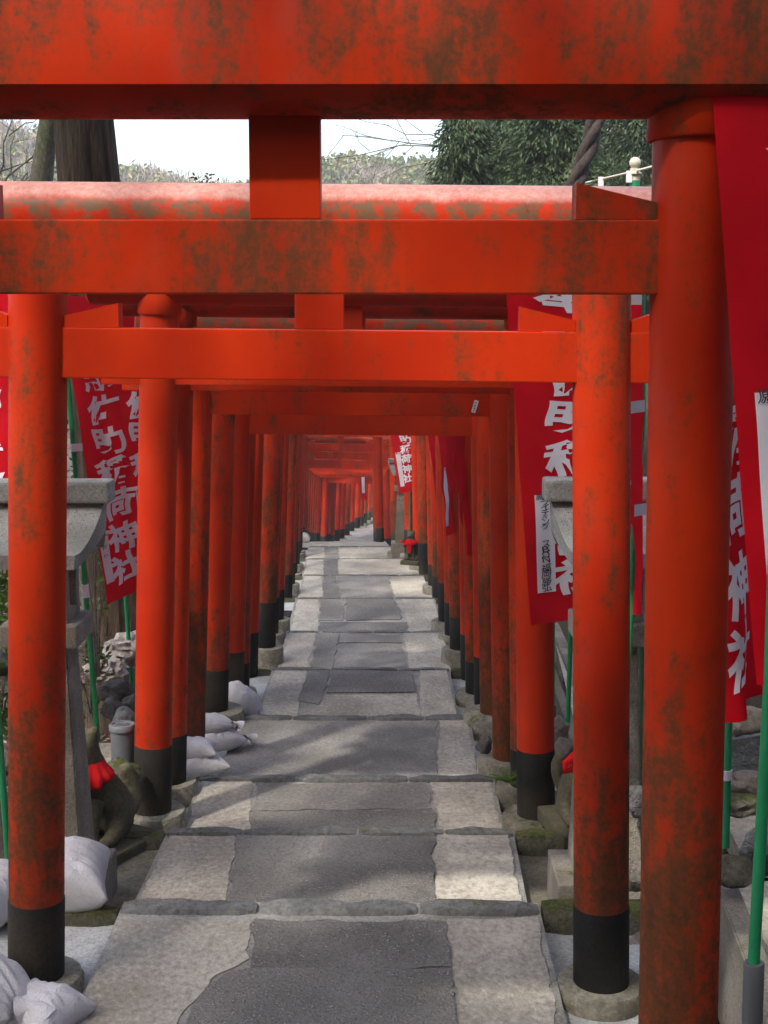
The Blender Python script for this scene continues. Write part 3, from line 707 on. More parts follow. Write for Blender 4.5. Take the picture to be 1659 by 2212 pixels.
# right-hand banners
Ye = 5.75
banner('votive_banner', 'red banner with a long written name strip, behind a granite lantern roof',
       P(1086, 540, Ye), P(1350, 540, Ye+.1), P(1352, 1330, Ye+.1), P(1146, 1350, Ye),
       text=(.54, .58), strip=(.115, .31, .645, .915, -.02), striptxt=ST_R, seed=4, ripple=.012, fold=.02, v_range=(0.06, 0.93),
       pole=[P(1330, 1700, Ye+.16), P(1348, 900, Ye+.16), P(1352, 520, Ye+.16)])
banner('votive_banner', 'narrow plain red banner showing between the two big posts, white ties on its pole',
       P(1262, 540, 4.80), P(1384, 540, 4.55), P(1394, 1326, 4.55), P(1268, 1336, 4.80),
       pole=[P(1342, 1640, 4.62), P(1386, 900, 4.60), P(1384, 520, 4.60)], text=(.45, .62), seed=14, ripple=.010, fold=.015, v_range=(0.06, .94),
       loops=[(P(1370, 880, 4.53), P(1400, 876, 4.56)), (P(1380, 1102, 4.53), P(1404, 1098, 4.56)), (P(1362, 645, 4.53), P(1394, 645, 4.56))])
Yf = 2.815
banner('votive_banner', 'plain dark red face of the large banner overlapping the first gate post',
       P(1539, 201, Yf), P(1960, 206, Yf), P(1960, 1460, Yf-.25), P(1636, 1480, Yf-.2),
       pole=[P(1622, 2190, 2.62), P(1628, 2080, 2.62), P(1662, 1480, 2.62), P(1715, 60, 2.62)], text=(.52, .50), strip=(.11, .36, .51, .90, .01), striptxt=[('願', .28, .02, .44), ('主', .74, .02, .38), ('一', .5, .32, .5)], seed=5, ripple=.008, pole_r=.0125,
       sleeve=(P(1621, 2330, 2.63), P(1629, 2078, 2.62)))
Yg = 3.45
banner('votive_banner', 'red banner with white lettering beside the first gate post, bottom corner drooping',
       P(1440, 170, Yg), P(1690, 170, Yg+.1), P(1668, 1494, Yg+.1), P(1545, 1574, Yg),
       pole=[P(1566, 1830, Yg+.5), P(1572, 1560, Yg+.5), P(1590, 130, Yg+.5)], text=(.40, .46), seed=6, ripple=.02, fold=.05, joint=[(.10, .015)], v_range=(0.02, 0.955))
# banners behind the right-hand posts
Yh = 24.0
banner('votive_banner', 'sunlit red banner beside the small distant lantern',
       P(832, 870, Yh), P(888, 870, Yh), P(893, 1060, Yh), P(862, 1066, Yh), text=(.66, .56), strip=(.12, .38, .55, .93, .05), striptxt=ST_S, seed=7, ripple=.01,
       pole=[P(884, 1190, Yh+.1), P(889, 850, Yh+.1)])
for i, (xa, xb, xc, xd, y1, Y, s, lab) in enumerate([
    (916, 962, 962, 947, 1128, 15.4, 0, 'dark red banner between the twelfth and thirteenth gates'),
    (938, 992, 992, 962, 1160, 11.5, 1, 'red banner with white name strip showing between the tenth and eleventh gates'),
    (966, 1026, 1026, 1000, 1190, 10.3, 0, 'red banner hanging behind the eighth gate post'),
    (978, 1075, 1075, 1008, 1200, 9.7, 0, 'wide dark red banner behind the seventh gate post')]):
    banner('votive_banner', lab, P(xa, 860, Y+.2), P(xb, 860, Y+.5), P(xc, y1-12, Y+.5), P(xd, y1, Y+.2), text=None, strip=(.08, .30, .50, .93, .03) if s else None, striptxt=ST_S, seed=20+i, ripple=.02,
           pole=[P(xc, 1400, Y+.56), P(xb, 840, Y+.56)])
Yw = 39.0
banner('votive_banner', 'small distant banner with a white strip among the lower gates',
       P(776, 1000, Yw), P(790, 1000, Yw), P(792, 1080, Yw), P(780, 1082, Yw), text=None, strip=(.25, .75, .25, .8, 0), striptxt=[], seed=40, ripple=.01, pole=[P(791, 1140, Yw+.05), P(790, 990, Yw+.05)])
# bare poles
def bare_pole(label, a, b, r, m=DGREENP, sleeve=None):
    root = empty('banner_pole', a); inv = -Vector(a); tag(root, label, 'pole', 'bare banner poles')
    bm = BM(); tube(bm, [Vector((0,0,0)), Vector(b)+inv], r, 12); obj('pole', bm, m, root, smooth=True, angle=50)
    if sleeve:
        bm = BM(); d = (Vector(b)-Vector(a)).normalized(); tube(bm, [d*-.05, d*sleeve], r*1.7, 14); obj('sleeve', bm, PIPED, root, smooth=True, angle=50)
bare_pole('dull dark green pole crossing behind the lantern shelf', P(1393, 1760, 5.9), P(1384, 1330, 5.9), .013)
bare_pole('thin green pole in a grey sleeve beside the third gate post', P(1193, 1590, 7.2), P(1194, 1330, 7.2), .012, GREENP, .18)
bare_pole('thin green pole behind the second gate post', P(1227, 1560, 6.6), P(1233, 1330, 6.6), .012, GREENP)
bare_pole('green pole at the picture edge beside the lantern', P(20, 1880, 5.2), P(-8, 1500, 5.2), .014, GREENP)

# ---------------------------------------------------------------- stone lanterns
def lantern(name, label, xc, yf, zt, zb, s=1.0, rz=0.0):
    """gabled stone lantern; origin at ground, front face towards -Y"""
    H = zt - zb
    root = empty(name, (xc, yf, zb), rz); tag(root, label, 'stone lantern', 'stone lanterns beside the steps')
    def part(n, bm, m, smooth=False): return obj(n, bm, m, root, smooth=smooth, angle=40 if smooth else None)
    bm = BM(); box(bm, (0, 0, .02*s), (.42*s, .36*s, .30*s), .008); part('base', bm, GRANW)
    bm = BM(); z0 = .17*s; z1 = H - .66*s
    for (wa, da, za), (wb, db, zb_) in ((((.27*s, .25*s, z0)), (.19*s, .18*s, z1)),):
        vs = [bm.verts.new(p) for p in ((-wa/2,-da/2,za), (wa/2,-da/2,za), (wa/2,da/2,za), (-wa/2,da/2,za), (-wb/2,-db/2,zb_), (wb/2,-db/2,zb_), (wb/2,db/2,zb_), (-wb/2,db/2,zb_))]
        for f in ((3,2,1,0), (4,5,6,7), (0,1,5,4), (1,2,6,5), (2,3,7,6), (3,0,4,7)): bm.faces.new([vs[i] for i in f])
    bmesh.ops.bevel(bm, geom=bm.edges[:], offset=.006, segments=2, affect='EDGES'); part('shaft', bm, GRANW)
    bm = BM(); box(bm, (0, 0, z1+.045*s), (.30*s, .30*s, .09*s), .008); part('shelf', bm, GRANW)
    # fire box with openings
    zf = z1+.091*s; hf = .24*s; bm = BM()
    for sx in (-1, 1):
        for sy in (-1, 1): box(bm, (sx*.082*s, sy*.082*s, zf+hf/2), (.05*s, .05*s, hf), .004)
    box(bm, (0, 0, zf+.02*s), (.21*s, .21*s, .04*s), .003); box(bm, (0, 0, zf+hf-.02*s), (.212*s, .212*s, .04*s), .003)
    part('fire_box', bm, GRANW)
    # gabled roof: concave slopes, ridge longer than the eaves
    ze = zf+hf; bm = BM(); n = 10; hr = .20*s; he = .055*s; dep = .24*s
    cols = []
    for i in range(2*n+1):
        t = (i-n)/n; y = t*dep; a = abs(t); z = ze + he + hr*((1-a)**1.55)
        L = (.178 + .075*(1-a)**.8)*s
        zu = ze - .0 + hr*.55*((1-a)**1.3) if a < 1 else ze
        cols.append([bm.verts.new((-L, y, z)), bm.verts.new((L, y, z)), bm.verts.new((L*.96, y, zu)), bm.verts.new((-L*.96, y, zu))])
    for i in range(2*n):
        a, b = cols[i], cols[i+1]
        for j in range(4): bm.faces.new((a[j], a[(j+1)%4], b[(j+1)%4], b[j]))
    bm.faces.new(cols[0]); bm.faces.new(cols[-1][::-1]); bmesh.ops.recalc_face_normals(bm, faces=bm.faces[:])
    part('roof', bm, GRAN, True)
    bm = BM(); vs = box(bm, (0, 0, ze+he+hr+.015*s), (.55*s, .13*s, .085*s), .012*s); part('ridge', bm, GRAN)
    return root
zgl = -2.36
lantern('stone_lantern', 'grey granite lantern behind the second gate, beside the fox statue in its bow', P(92, 1336, 5.15).x, 5.22, P(92, 1036, 5.1).z, zgl-.06)
lantern('stone_lantern', 'grey granite lantern whose roof overlaps the written name strip', P(1325, 1336, 5.15).x, 5.22, P(1325, 1032, 5.1).z, zgl-.06)
lantern('stone_lantern', 'small pale distant lantern among the far gates', P(868, 1010, 25.6).x, 25.6, P(860, 989, 25.6).z, pathz(25.6), s=.95)

# ---------------------------------------------------------------- fox statues
def fox(label, loc, rz, s=1.0, bib=True, small=False):
    bm = BM()
    J = {}
    def v(n, p, r): J[n] = (bm.verts.new(Vector(p)*s), r*s); return J[n][0]
    # sitting fox, facing -Y
    P0 = dict(hip=((0, .10, .13), .105), belly=((0, .03, .20), .10), chest=((0, -.055, .30), .088), neck=((0, -.075, .39), .066), head=((0, -.085, .465), .072), muz=((0, -.15, .455), .038), nose=((0, -.185, .448), .022),
              hl=((.085, .03, .09), .062), hlk=((.105, -.05, .045), .036), hlp=((.10, -.12, .022), .026),
              hr=((-.085, .03, .09), .062), hrk=((-.105, -.05, .045), .036), hrp=((-.10, -.12, .022), .026),
              fl=((.052, -.075, .235), .044), flk=((.050, -.10, .12), .028), fle=((.050, -.105, .04), .026), flp=((.05, -.14, .022), .026),
              fr=((-.052, -.075, .235), .044), frk=((-.050, -.10, .12), .028), fre=((-.050, -.105, .04), .026), frp=((-.05, -.14, .022), .026),
              el=((.046, -.075, .52), .026), elt=((.058, -.07, .555), .014), er=((-.046, -.075, .52), .026), ert=((-.058, -.07, .555), .014),
              t1=((.0, .19, .07), .04), t2=((-.03, .25, .10), .05), t3=((-.05, .25, .19), .05), t4=((-.05, .22, .28), .03))
    for n, (p, r) in P0.items(): v(n, p, r)
    E = 'hip-belly belly-chest chest-neck neck-head head-muz muz-nose hip-hl hl-hlk hlk-hlp hip-hr hr-hrk hrk-hrp chest-fl fl-flk flk-fle fle-flp chest-fr fr-frk frk-fre fre-frp head-el el-elt head-er er-ert hip-t1 t1-t2 t2-t3 t3-t4'
    for e in E.split():
        a, b = e.split('-'); bm.edges.new((J[a][0], J[b][0]))
    bm.verts.index_update(); rad = [(J[n][0].index, J[n][1]) for n in P0]
    me = bpy.data.meshes.new('fox_statue'); bm.to_mesh(me); bm.free()
    tmp = bpy.data.objects.new('tmp', me); C.objects.link(tmp)
    sk = tmp.modifiers.new('skin', 'SKIN')
    for i, r in rad: me.skin_vertices[0].data[i].radius = (r, r)
    me.skin_vertices[0].data[0].use_root = True
    ss = tmp.modifiers.new('sub', 'SUBSURF'); ss.levels = 2; ss.render_levels = 2
    bpy.context.view_layer.update()
    m2 = bpy.data.meshes.new_from_object(tmp.evaluated_get(bpy.context.evaluated_depsgraph_get()))
    bpy.data.objects.remove(tmp); bpy.data.meshes.remove(me)
    for vv in m2.vertices: vv.co += vv.normal*0.006*s*noise.noise(vv.co*18)
    m2.materials.clear(); m2.materials.append(FOXST)
    for p in m2.polygons: p.use_smooth = True
    o = link('fox_statue', m2, None, loc, (0, 0, rz)); tag(o, label, 'fox statue', 'stone fox statues with red bibs')
    bm = BM(); box(bm, (0, 0.02, -.035*s), (.34*s, .42*s, .075*s), .012); obj('plinth', bm, FOXST, o)
    # bib: pleated collar, ruffle and a tail of cloth
    bm = BM(); n = 60; rows = []
    for j, (rr, zz, dy) in enumerate(((.070, .395, 0), (.080, .372, 0), (.100, .350, -.008), (.118, .330, -.012), (.110, .318, -.012))):
        row = []
        for i in range(n):
            a = 2*math.pi*i/n; pl = (1 + (.02 if j < 2 else .10)*math.sin(i*math.pi*2*14/n*1.0))
            front = 1 if math.sin(a) < 0 else .9
            row.append(bm.verts.new(Vector((rr*pl*math.cos(a)*1.06, -.07+dy+rr*pl*math.sin(a)*front*1.05, zz - (.02 if (j > 2 and math.sin(a) < -.3) else 0)))*s))
        rows.append(row)
    for j in range(len(rows)-1):
        for i in range(n): bm.faces.new((rows[j][i], rows[j][(i+1)%n], rows[j+1][(i+1)%n], rows[j+1][i]))
    obj('bib', bm, BIBC, o, smooth=True)
    bm = BM()
    pts = [(-.02, -.165, .33), (.02, -.17, .33), (.055, -.17, .24), (.062, -.165, .17), (.045, -.165, .165), (.0, -.17, .235)] if not small else [(-.05, -.175, .33), (.05, -.175, .33), (.045, -.18, .22), (.0, -.18, .13), (-.045, -.18, .22)]
    a = [bm.verts.new(Vector(p)*s) for p in pts]; b = [bm.verts.new((Vector(p)+Vector((0, .006, 0)))*s) for p in pts]
    bm.faces.new(a); bm.faces.new(b[::-1])
    for i in range(len(pts)): bm.faces.new((a[i], a[(i+1)%len(pts)], b[(i+1)%len(pts)], b[i]))
    bmesh.ops.recalc_face_normals(bm, faces=bm.faces[:]); obj('bib_tail', bm, BIBC, o)
    bm = BM()
    for sx in (-1, 1):
        c = Vector((-.07+sx*.028, -.15, .345)); tube(bm, [(c+Vector(q)*1.0)*s for q in ((0, 0, 0), (sx*.03, -.012, .028), (sx*.062, -.008, .018), (sx*.058, .0, -.03), (sx*.02, -.004, -.02), (0, 0, 0))], .016*s, 8)
    tube(bm, [Vector(q)*s for q in ((-.07, -.16, .345), (-.10, -.17, .29), (-.095, -.165, .235))], .013*s, 8)
    obj('bow', bm, BIBC, o, smooth=True)
    return o
fz = P(219, 1830, 5.8)
fox('mossy stone fox in a ruffled red bib and bow beside the granite lantern', (fz.x, 5.8, fz.z+.03), R(-30), s=1.03)
fz2 = P(1261, 1780, 5.95)
fox('dark stone fox in red crochet bib, half hidden behind the second gate post', (fz2.x, 5.95, fz2.z+.02), R(12), s=.93, small=True)
fz3 = P(891, 1222, 21.3)
fox('tiny distant fox in a red bib beside the scabby post', (fz3.x, 21.3, fz3.z+.1), R(-20), s=.9, small=True)

# ---------------------------------------------------------------- sandbags
def sandbag(label, p, size, rz, tie=None, seed=0, tilt=(0, 0), m=None):
    """a filled, sewn sack: two bulging panels that meet in a seam, corners drawn out, creases running in from the seam"""
    sx, sy, sz = size; n = 44; bm = BM(); top = {}; bot = {}
    for i in range(n+1):
        for j in range(n+1):
            u = -1+2*i/n; v = -1+2*j/n
            pu = 1-.10*(1-v*v) if abs(u) > 0 else 1; pv = 1-.12*(1-u*u)
            x = sx*u*pu; y = sy*v*pv
            if tie:
                t = max(0, u*tie-.35)/.65; y *= 1-.72*t*t; x += tie*sx*.12*t
            e = max(abs(u), abs(v)); f = (max(0, 1-abs(u)**3.2)*max(0, 1-abs(v)**3.2))**.52
            cr = .017*sz/.1*math.sin(math.atan2(v, u)*17 + 3*noise.noise(Vector((u*2, v*2, seed))))*max(0, e-.45)*(1-e)**.5*1.6
            lump = 1+.22*noise.noise(Vector((u*1.3+seed, v*1.3, 2))) + .07*noise.noise(Vector((u*4+seed, v*4, 7)))
            if tie: f *= 1-.35*t
            z = sz*f*lump + cr; sag = -sz*.10*e*e
            top[i, j] = bm.verts.new((x, y, z+sag))
            edge = i in (0, n) or j in (0, n)
            bot[i, j] = top[i, j] if edge else bm.verts.new((x, y, max(-sz*.72, -sz*f*.95)+sag*.5 + cr*.4))
    for i in range(n):
        for j in range(n):
            bm.faces.new((top[i, j], top[i+1, j], top[i+1, j+1], top[i, j+1]))
            q = (bot[i, j+1], bot[i+1, j+1], bot[i+1, j], bot[i, j])
            if len(set(q)) == 4:
                try: bm.faces.new(q)
                except ValueError: pass
    if tie:
        tube(bm, [Vector((tie*sx*1.08, 0, -sz*.1)), Vector((tie*sx*1.20, .01, -sz*.02)), Vector((tie*sx*1.30, .015, -sz*.1)), Vector((tie*sx*1.42, .02, -sz*.3))], [sy*.24, sy*.10, sy*.20, sy*.30], 18, caps=False)
    o = obj('sandbag', bm, m or BAG, None, p, (tilt[0], tilt[1], rz), smooth=True); tag(o, label, 'sandbag', 'white sandbags packed round the gate feet')
    return o
zA = -2.2
p = PZ(112, 1968, zA-.05); sandbag('large bulging white sandbag behind the second gate post', (p.x+.015, p.y+.03, zA+.055), (.20, .17, .135), R(8), seed=1, tilt=(R(10), R(-8)))
p = PZ(-30, 1990, zA-.05); sandbag('white sandbag leaning on the large bulging one at the picture edge', (p.x-.06, p.y+.02, zA+.05), (.22, .17, .12), R(-14), seed=2)
p = PZ(-16, 2190, zA); sandbag('tied white sandbag lying at the bottom corner of the steps', (p.x-.10, p.y, zA+.08), (.22, .18, .13), R(-24), tie=1, seed=3)
p = PZ(72, 2200, zA); sandbag('small slack white sandbag tucked beside the tied corner one', (p.x+.02, p.y+.0, zA+.03), (.14, .12, .07), R(-30), seed=4)
zD = -2.60
p = PZ(432, 1668, zD); sandbag('lower sandbag of the pair at the fourth gate foot', (p.x, p.y, zD+.045), (.155, .10, .062), R(24), seed=5)
sandbag('upper sandbag of the pair at the fourth gate foot', (p.x-.055, p.y+.02, zD+.130), (.15, .095, .06), R(6), seed=6)
p = PZ(468, 1612, -2.66); sandbag('lower sandbag of the pair at the fifth gate foot', (p.x, p.y, -2.62), (.17, .11, .07), R(18), tie=1, seed=7)
sandbag('upper sandbag of the pair at the fifth gate foot', (p.x-.06, p.y+.02, -2.525), (.15, .10, .06), R(4), tie=1, seed=8)
p = PZ(510, 1545, -2.74); sandbag('single slumped sandbag against the sixth gate footing', (p.x+.01, p.y+.05, -2.66), (.17, .12, .12), R(-20), tie=1, seed=9, tilt=(0, R(20)))
p = PZ(655, 1172, -4.75); sandbag('far cream sandbag at the foot of the bend gates', (p.x, p.y, -4.66), (.15, .12, .12), R(0), seed=10, m=RAG)

# crumpled old sacks on the left bank
def rag(label, c, size, seed, m=RAG):
    bm = BM(); bmesh.ops.create_icosphere(bm, subdivisions=5, radius=1)
    for v in bm.verts:
        n = v.co.copy(); d = 0
        for k, a in ((1.1, .34), (2.3, .26), (5, .05)):
            d += a*(1-2*abs(noise.noise(n*k + Vector((seed*3, seed, 0)))))
        v.co = Vector((n.x*size[0], n.y*size[1], n.z*size[2]))*(.72+d)
    o = obj('old_sack', bm, m, None, c, (0, 0, seed), smooth=True, angle=38); tag(o, label, 'sack', 'crumpled sacks on the bank')
rag('crumpled grey sack against the cedar trunk', P(276, 1404, 8.3), (.16, .12, .09), 1.3)
rag('torn pale sack lying behind the green pole', P(228, 1444, 8.0), (.12, .10, .07), 2.6)

# ---------------------------------------------------------------- rocks
def rock(label, c, size, seed, m, rz=0.0, sharp=0.35, sub=4):
    bm = BM(); bmesh.ops.create_icosphere(bm, subdivisions=sub, radius=1)
    cuts = [(Vector((random.Random(seed*9+i).uniform(-1, 1), random.Random(seed*7+i+3).uniform(-1, 1), random.Random(seed*5+i+1).uniform(-.6, 1))).normalized(), random.Random(seed+i).uniform(.55, .85)) for i in range(9)]
    for v in bm.verts:
        n = v.co.copy()
        for d, h in cuts:
            k = n.dot(d)
            if k > h: n -= d*(k-h)*(.6+sharp)
        n *= 1 + .16*noise.noise(n*1.4+Vector((seed, 0, 0))) + .07*noise.noise(n*4+Vector((0, seed, 0))) + .025*noise.noise(n*11)
        v.co = Vector((n.x*size[0], n.y*size[1], n.z*size[2]))
    o = obj('rock', bm, m, None, c, (0, 0, rz), smooth=True, angle=42); tag(o, label, 'rock', 'rocks edging the steps')
def rk(label, x, y, Y, wpx, hpx, seed, m, dep=.8, **k):
    c = P(x, y, Y); t = c.length; rock(label, c, (wpx/2*t/F*1.08, wpx/2*t/F*dep, hpx/2*t/F*1.08), seed, m, **k)
rk('big pointed blue-grey rock beside the green banner pole', 1628, 1640, 5.6, 132, 150, 1, ROCKB)
rk('pinkish mossy stone at the foot of the pointed blue-grey rock', 1622, 1690, 5.3, 90, 46, 2, ROCKT)
rk('flat tan rock under the drooping banner corner', 1610, 1555, 6.2, 96, 70, 3, ROCKT)
rk('tall pale rock behind the first gate post edge', 1585, 1600, 6.4, 50, 150, 4, ROCKT)
rk('dark blue rock behind the leaning green pole', 1640, 1835, 4.5, 90, 105, 5, ROCKB)
rk('mossy flat boulder beside the concrete channel', 1590, 1882, 4.3, 105, 58, 6, MOSSK)
rk('mossy stone ledge below the blue-grey rock', 1600, 1735, 5.0, 150, 44, 7, MOSSK)
rk('rounded grey boulder behind the black-based post', 1212, 1578, 7.0, 46, 60, 8, ROCKT)
rk('round grey boulder above the crochet-bibbed fox', 1216, 1625, 6.6, 56, 62, 9, ROCKT)
rk('small dark stone beside the third gate', 1208, 1660, 6.5, 40, 50, 10, ROCKD)
rk('black jagged rock between the second and first gate posts', 1376, 1732, 5.0, 54, 72, 11, ROCKD)
rk('brown rock wedged behind the lantern shelf', 1376, 1490, 6.6, 46, 92, 12, ROCKT)
rk('tan boulder seen between the two nearest posts', 1374, 1560, 6.0, 40, 60, 13, ROCKT)
rk('rounded tan boulder between the second and first gate feet', 1372, 1892, 4.75, 52, 62, 14, ROCKT)
rk('pale boulder at the foot of the first gate post', 1380, 2058, 4.6, 60, 80, 15, ROCKT)
rk('dark wet stone beside the pedestal of the fifth gate', 1046, 1608, 7.2, 36, 40, 16, ROCKD)
rk('purple grey rock on the leafy bank', 252, 1490, 7.4, 78, 52, 17, ROCKD)
rk('slate coloured rock behind the grey drain pipe', 268, 1555, 6.9, 70, 50, 18, ROCKB)
rk('small rock under the leafy bank by the pole', 244, 1530, 7.1, 52, 40, 19, ROCKD)
rk('grey rock on the bank edge by the clean post', 288, 1522, 7.2, 50, 46, 20, ROCKD)
rk('mossy boulder behind the black-based post foot', 266, 1668, 6.1, 70, 62, 21, MOSSK)
rk('grey boulder at the picture edge beside the lantern', 6, 1640, 5.6, 70, 60, 22, ROCKT)
rk('dark rock under the tangled stems by the lantern', 8, 1430, 6.6, 80, 60, 23, ROCKD)
for i in range(14):
    rr = random.Random(100+i); x = rr.uniform(1.45, 2.0); y = rr.uniform(3.6, 9.5)
    rock('weathered stone of the rough retaining bank', (x, y, ground_z(x, y)+.03), (rr.uniform(.12, .24), rr.uniform(.12, .24), rr.uniform(.10, .2)), 200+i, [ROCKT, ROCKD, MOSSK][i % 3], rz=rr.uniform(0, 3), sub=3)

# concrete channel and slabs on the right
def channel():
    root = empty('drain_channel', (1.35, 5, -2.5)); tag(root, 'concrete drain channel with raised kerbs running down beside the steps', 'drain channel')
    inv = Vector((-1.35, -5, 2.5))
    for nm, a, b, w_, h_, m in (('kerb', P(1196, 1345, 11.5), P(1392, 1795, 6.0), .085, .20, GRANW), ('kerb', P(1190, 1440, 10.0), P(1385, 1990, 4.9), .06, .18, DCONC), ('kerb', P(1558, 1880, 4.5), P(1690, 2212, 3.5), .075, .42, GRANW)):
        a, b = Vector(a)+inv, Vector(b)+inv; d = (b-a); s = Vector((d.y, -d.x, 0)).normalized()*w_/2; bm = BM()
        dn = Vector((0, 0, -h_)); vs = [bm.verts.new(q) for q in (a-s, a+s, b+s, b-s, a-s+dn, a+s+dn, b+s+dn, b-s+dn)]
        for f in ((0,1,2,3), (7,6,5,4), (0,4,5,1), (1,5,6,2), (2,6,7,3), (3,7,4,0)): bm.faces.new([vs[i] for i in f])
        bmesh.ops.recalc_face_normals(bm, faces=bm.faces[:]); bmesh.ops.bevel(bm, geom=bm.edges[:], offset=.006, segments=2, affect='EDGES')
        obj(nm, bm, m, root)
    for pts in ([P(1193, 1345, 11.3)-Vector((0,0,.06)), P(1208, 1345, 11.3)-Vector((0,0,.06)), P(1420, 1880, 5.6)-Vector((0,0,.06)), P(1330, 1900, 5.4)-Vector((0,0,.06))],):
        bm = BM(); vs = [bm.verts.new(p+inv) for p in pts]; bm.faces.new(vs); obj('channel_bed', bm, PALE, root)
channel()
def slab_thing(label, pts, z, m, th=.12):
    bm = BM(); prism(bm, rough_poly([(PZ(x, y, z).x, PZ(x, y, z).y) for x, y in pts][::-1], .2, .004, 3), z-th, z)
    bmesh.ops.recalc_face_normals(bm, faces=bm.faces[:])
    tag(obj('paving_slab', bm, m), label, 'paving slab', 'concrete slabs beyond the posts')
slab_thing('pale square paving slab with a dark joint between mossy stones', [(1562, 1762), (1700, 1762), (1720, 1842), (1600, 1842)], -2.42, PALE)
slab_thing('rough pale slab beside the channel kerb by the leaning pole', [(1575, 1900), (1700, 1905), (1760, 2080), (1655, 2040)], -2.36, PALE, .1)

# grey drain pipe with cap
def drain_pipe():
    c = P(265, 1612, 6.3); root = empty('drain_pipe', c); tag(root, 'short grey plastic drain pipe with a rimmed cap beside the fox', 'drain pipe')
    r = 26*c.length/F*.93; h = 46*c.length/F
    bm = BM(); tube(bm, [(0, 0, -.1), (0, 0, h)], r, 28); obj('pipe', bm, PIPE, root, smooth=True, angle=40)
    bm = BM(); lathe(bm, [(r*1.12, h-.022), (r*1.12, h), (r*1.05, h+.006), (r*.9, h+.006), (r*.88, h-.002), (r*.2, h-.002)], 28); obj('cap', bm, PIPE, root, smooth=True, angle=40)
    bm = BM(); box(bm, (0, 0, h+.006), (r*1.1, r*.28, .014), .003); obj('cap_grip', bm, PIPE, root)
drain_pipe()
bm = BM(); a = P(200, 1628, 6.1); box(bm, (0, 0, 0), (.30, .30, .09), .01)
tag(obj('paving_slab', bm, PALE, None, (P(246, 1632, 6.45).x, 6.5, P(262, 1622, 6.5).z-.05)), 'pale concrete ledge under the grey drain pipe', 'paving slab', 'concrete slabs beyond the posts')
# drain grating left of the path
def grating():
    c = PZ(624, 1332, -3.6); root = empty('drain_grating', c); tag(root, 'small rusty drain grating at the path edge by the mid gates', 'drain grating')
    bm = BM()
    for i in range(7): box(bm, (-.15+.05*i, 0, .02), (.012, .4, .02))
    for i in range(5): box(bm, (0, -.19+.095*i, .022), (.32, .012, .018))
    obj('bars', bm, VINE, root)
grating()

# ---------------------------------------------------------------- plants
def leaf_quads(VS, FS, c, d, L, W, up=None):
    """one pointed leaf from c along d"""
    d = d.normalized(); s = d.cross(up or Vector((random.uniform(-1, 1), random.uniform(-1, 1), random.uniform(-.2, 1)))).normalized()
    b = len(VS); nrm = s.cross(d)
    VS += [c, c+d*L*.45+s*W/2+nrm*W*.15, c+d*L, c+d*L*.45-s*W/2+nrm*W*.15]
    FS.append((b, b+1, b+2, b+3))
def rv(rnd): 
    while True:
        v = Vector((rnd.uniform(-1, 1), rnd.uniform(-1, 1), rnd.uniform(-1, 1)))
        if 0.05 < v.length < 1: return v
def bush(name, label, c, size, n, L, m, seed, stems=10, group=None, cat='shrub', open_=0.0):
    rnd = random.Random(seed); root = empty(name, (c[0], c[1], c[2]-size[2])); tag(root, label, cat, group)
    VS, FS = [], []; off = Vector((0, 0, size[2])); bm = BM()
    tips = []
    for i in range(stems):
        a = rv(rnd).normalized(); t = Vector((a.x*size[0]*.9, a.y*size[1]*.9, size[2]*(1+a.z*.9))); mid = Vector((t.x*.35, t.y*.35, t.z*.55))
        tube(bm, [Vector((t.x*.1, t.y*.1, 0)), mid, t], [.007, .005, .002], 5); tips += [t, mid.lerp(t, .6)]
    for i in range(n):
        if i % 3 and tips: base = rnd.choice(tips) + rv(rnd)*min(size)*.45
        else:
            q = rv(rnd); base = Vector((q.x*size[0], q.y*size[1], q.z*size[2])) + off
        d = rv(rnd); d.z = d.z*.6+.15
        leaf_quads(VS, FS, base, d, L*rnd.uniform(.7, 1.25), L*.45)
    link('foliage', quads_mesh('foliage', VS, FS, m), root); obj('stems', bm, TWIG, root)
c = P(4, 1340, 6.6); bush('shrub', 'bright green leafy shrub at the picture edge beside the lantern', (c.x-.06, c.y, c.z), (.22, .25, .62), 900, .065, SHRUB, 1, 26)
c = P(205, 1300, 7.2); bush('shrub', 'sparse thin-stemmed sapling with few green leaves beside the banner pole', c, (.16, .18, .42), 70, .06, SHRUB, 2, 12)
c = P(196, 1460, 7.6); bush('shrub', 'low tangle of bare stems and leaves behind the lantern shaft', c, (.16, .16, .25), 110, .05, BROAD, 3, 22)
c = P(158, 945, 9.5); bush('shrub', 'tall pale green shrub behind the banner pole', c, (.5, .5, .8), 1500, .06, BROAD, 4, 14)
c = P(438, 386, 9.0); bush('shrub', 'little leafy sprig standing above the bleached top beam', (c.x, c.y, c.z-.08), (.10, .05, .14), 70, .035, BROAD, 5, 7)
def fern(label, c, n, L, seed):
    rnd = random.Random(seed); root = empty('fern', c); tag(root, label, 'fern'); VS, FS = [], []
    for i in range(n):
        a = rnd.uniform(0, 6.28); d = Vector((math.cos(a), math.sin(a), rnd.uniform(.3, 1.3))).normalized()
        for j in range(10):
            t = j/10*L; p = d*t + Vector((0, 0, -t*t*2.2))
            for s in (-1, 1): leaf_quads(VS, FS, p, d*.5 + d.cross(Vector((0, 0, 1))).normalized()*s, L*.22*(1-.6*j/10), L*.05, Vector((0, 0, 1)))
    link('fronds', quads_mesh('fronds', VS, FS, FERN), root)
c = P(1097, 1690, 6.5); fern('small bright green fern clump at the third gate foot', c, 34, .12, 4)

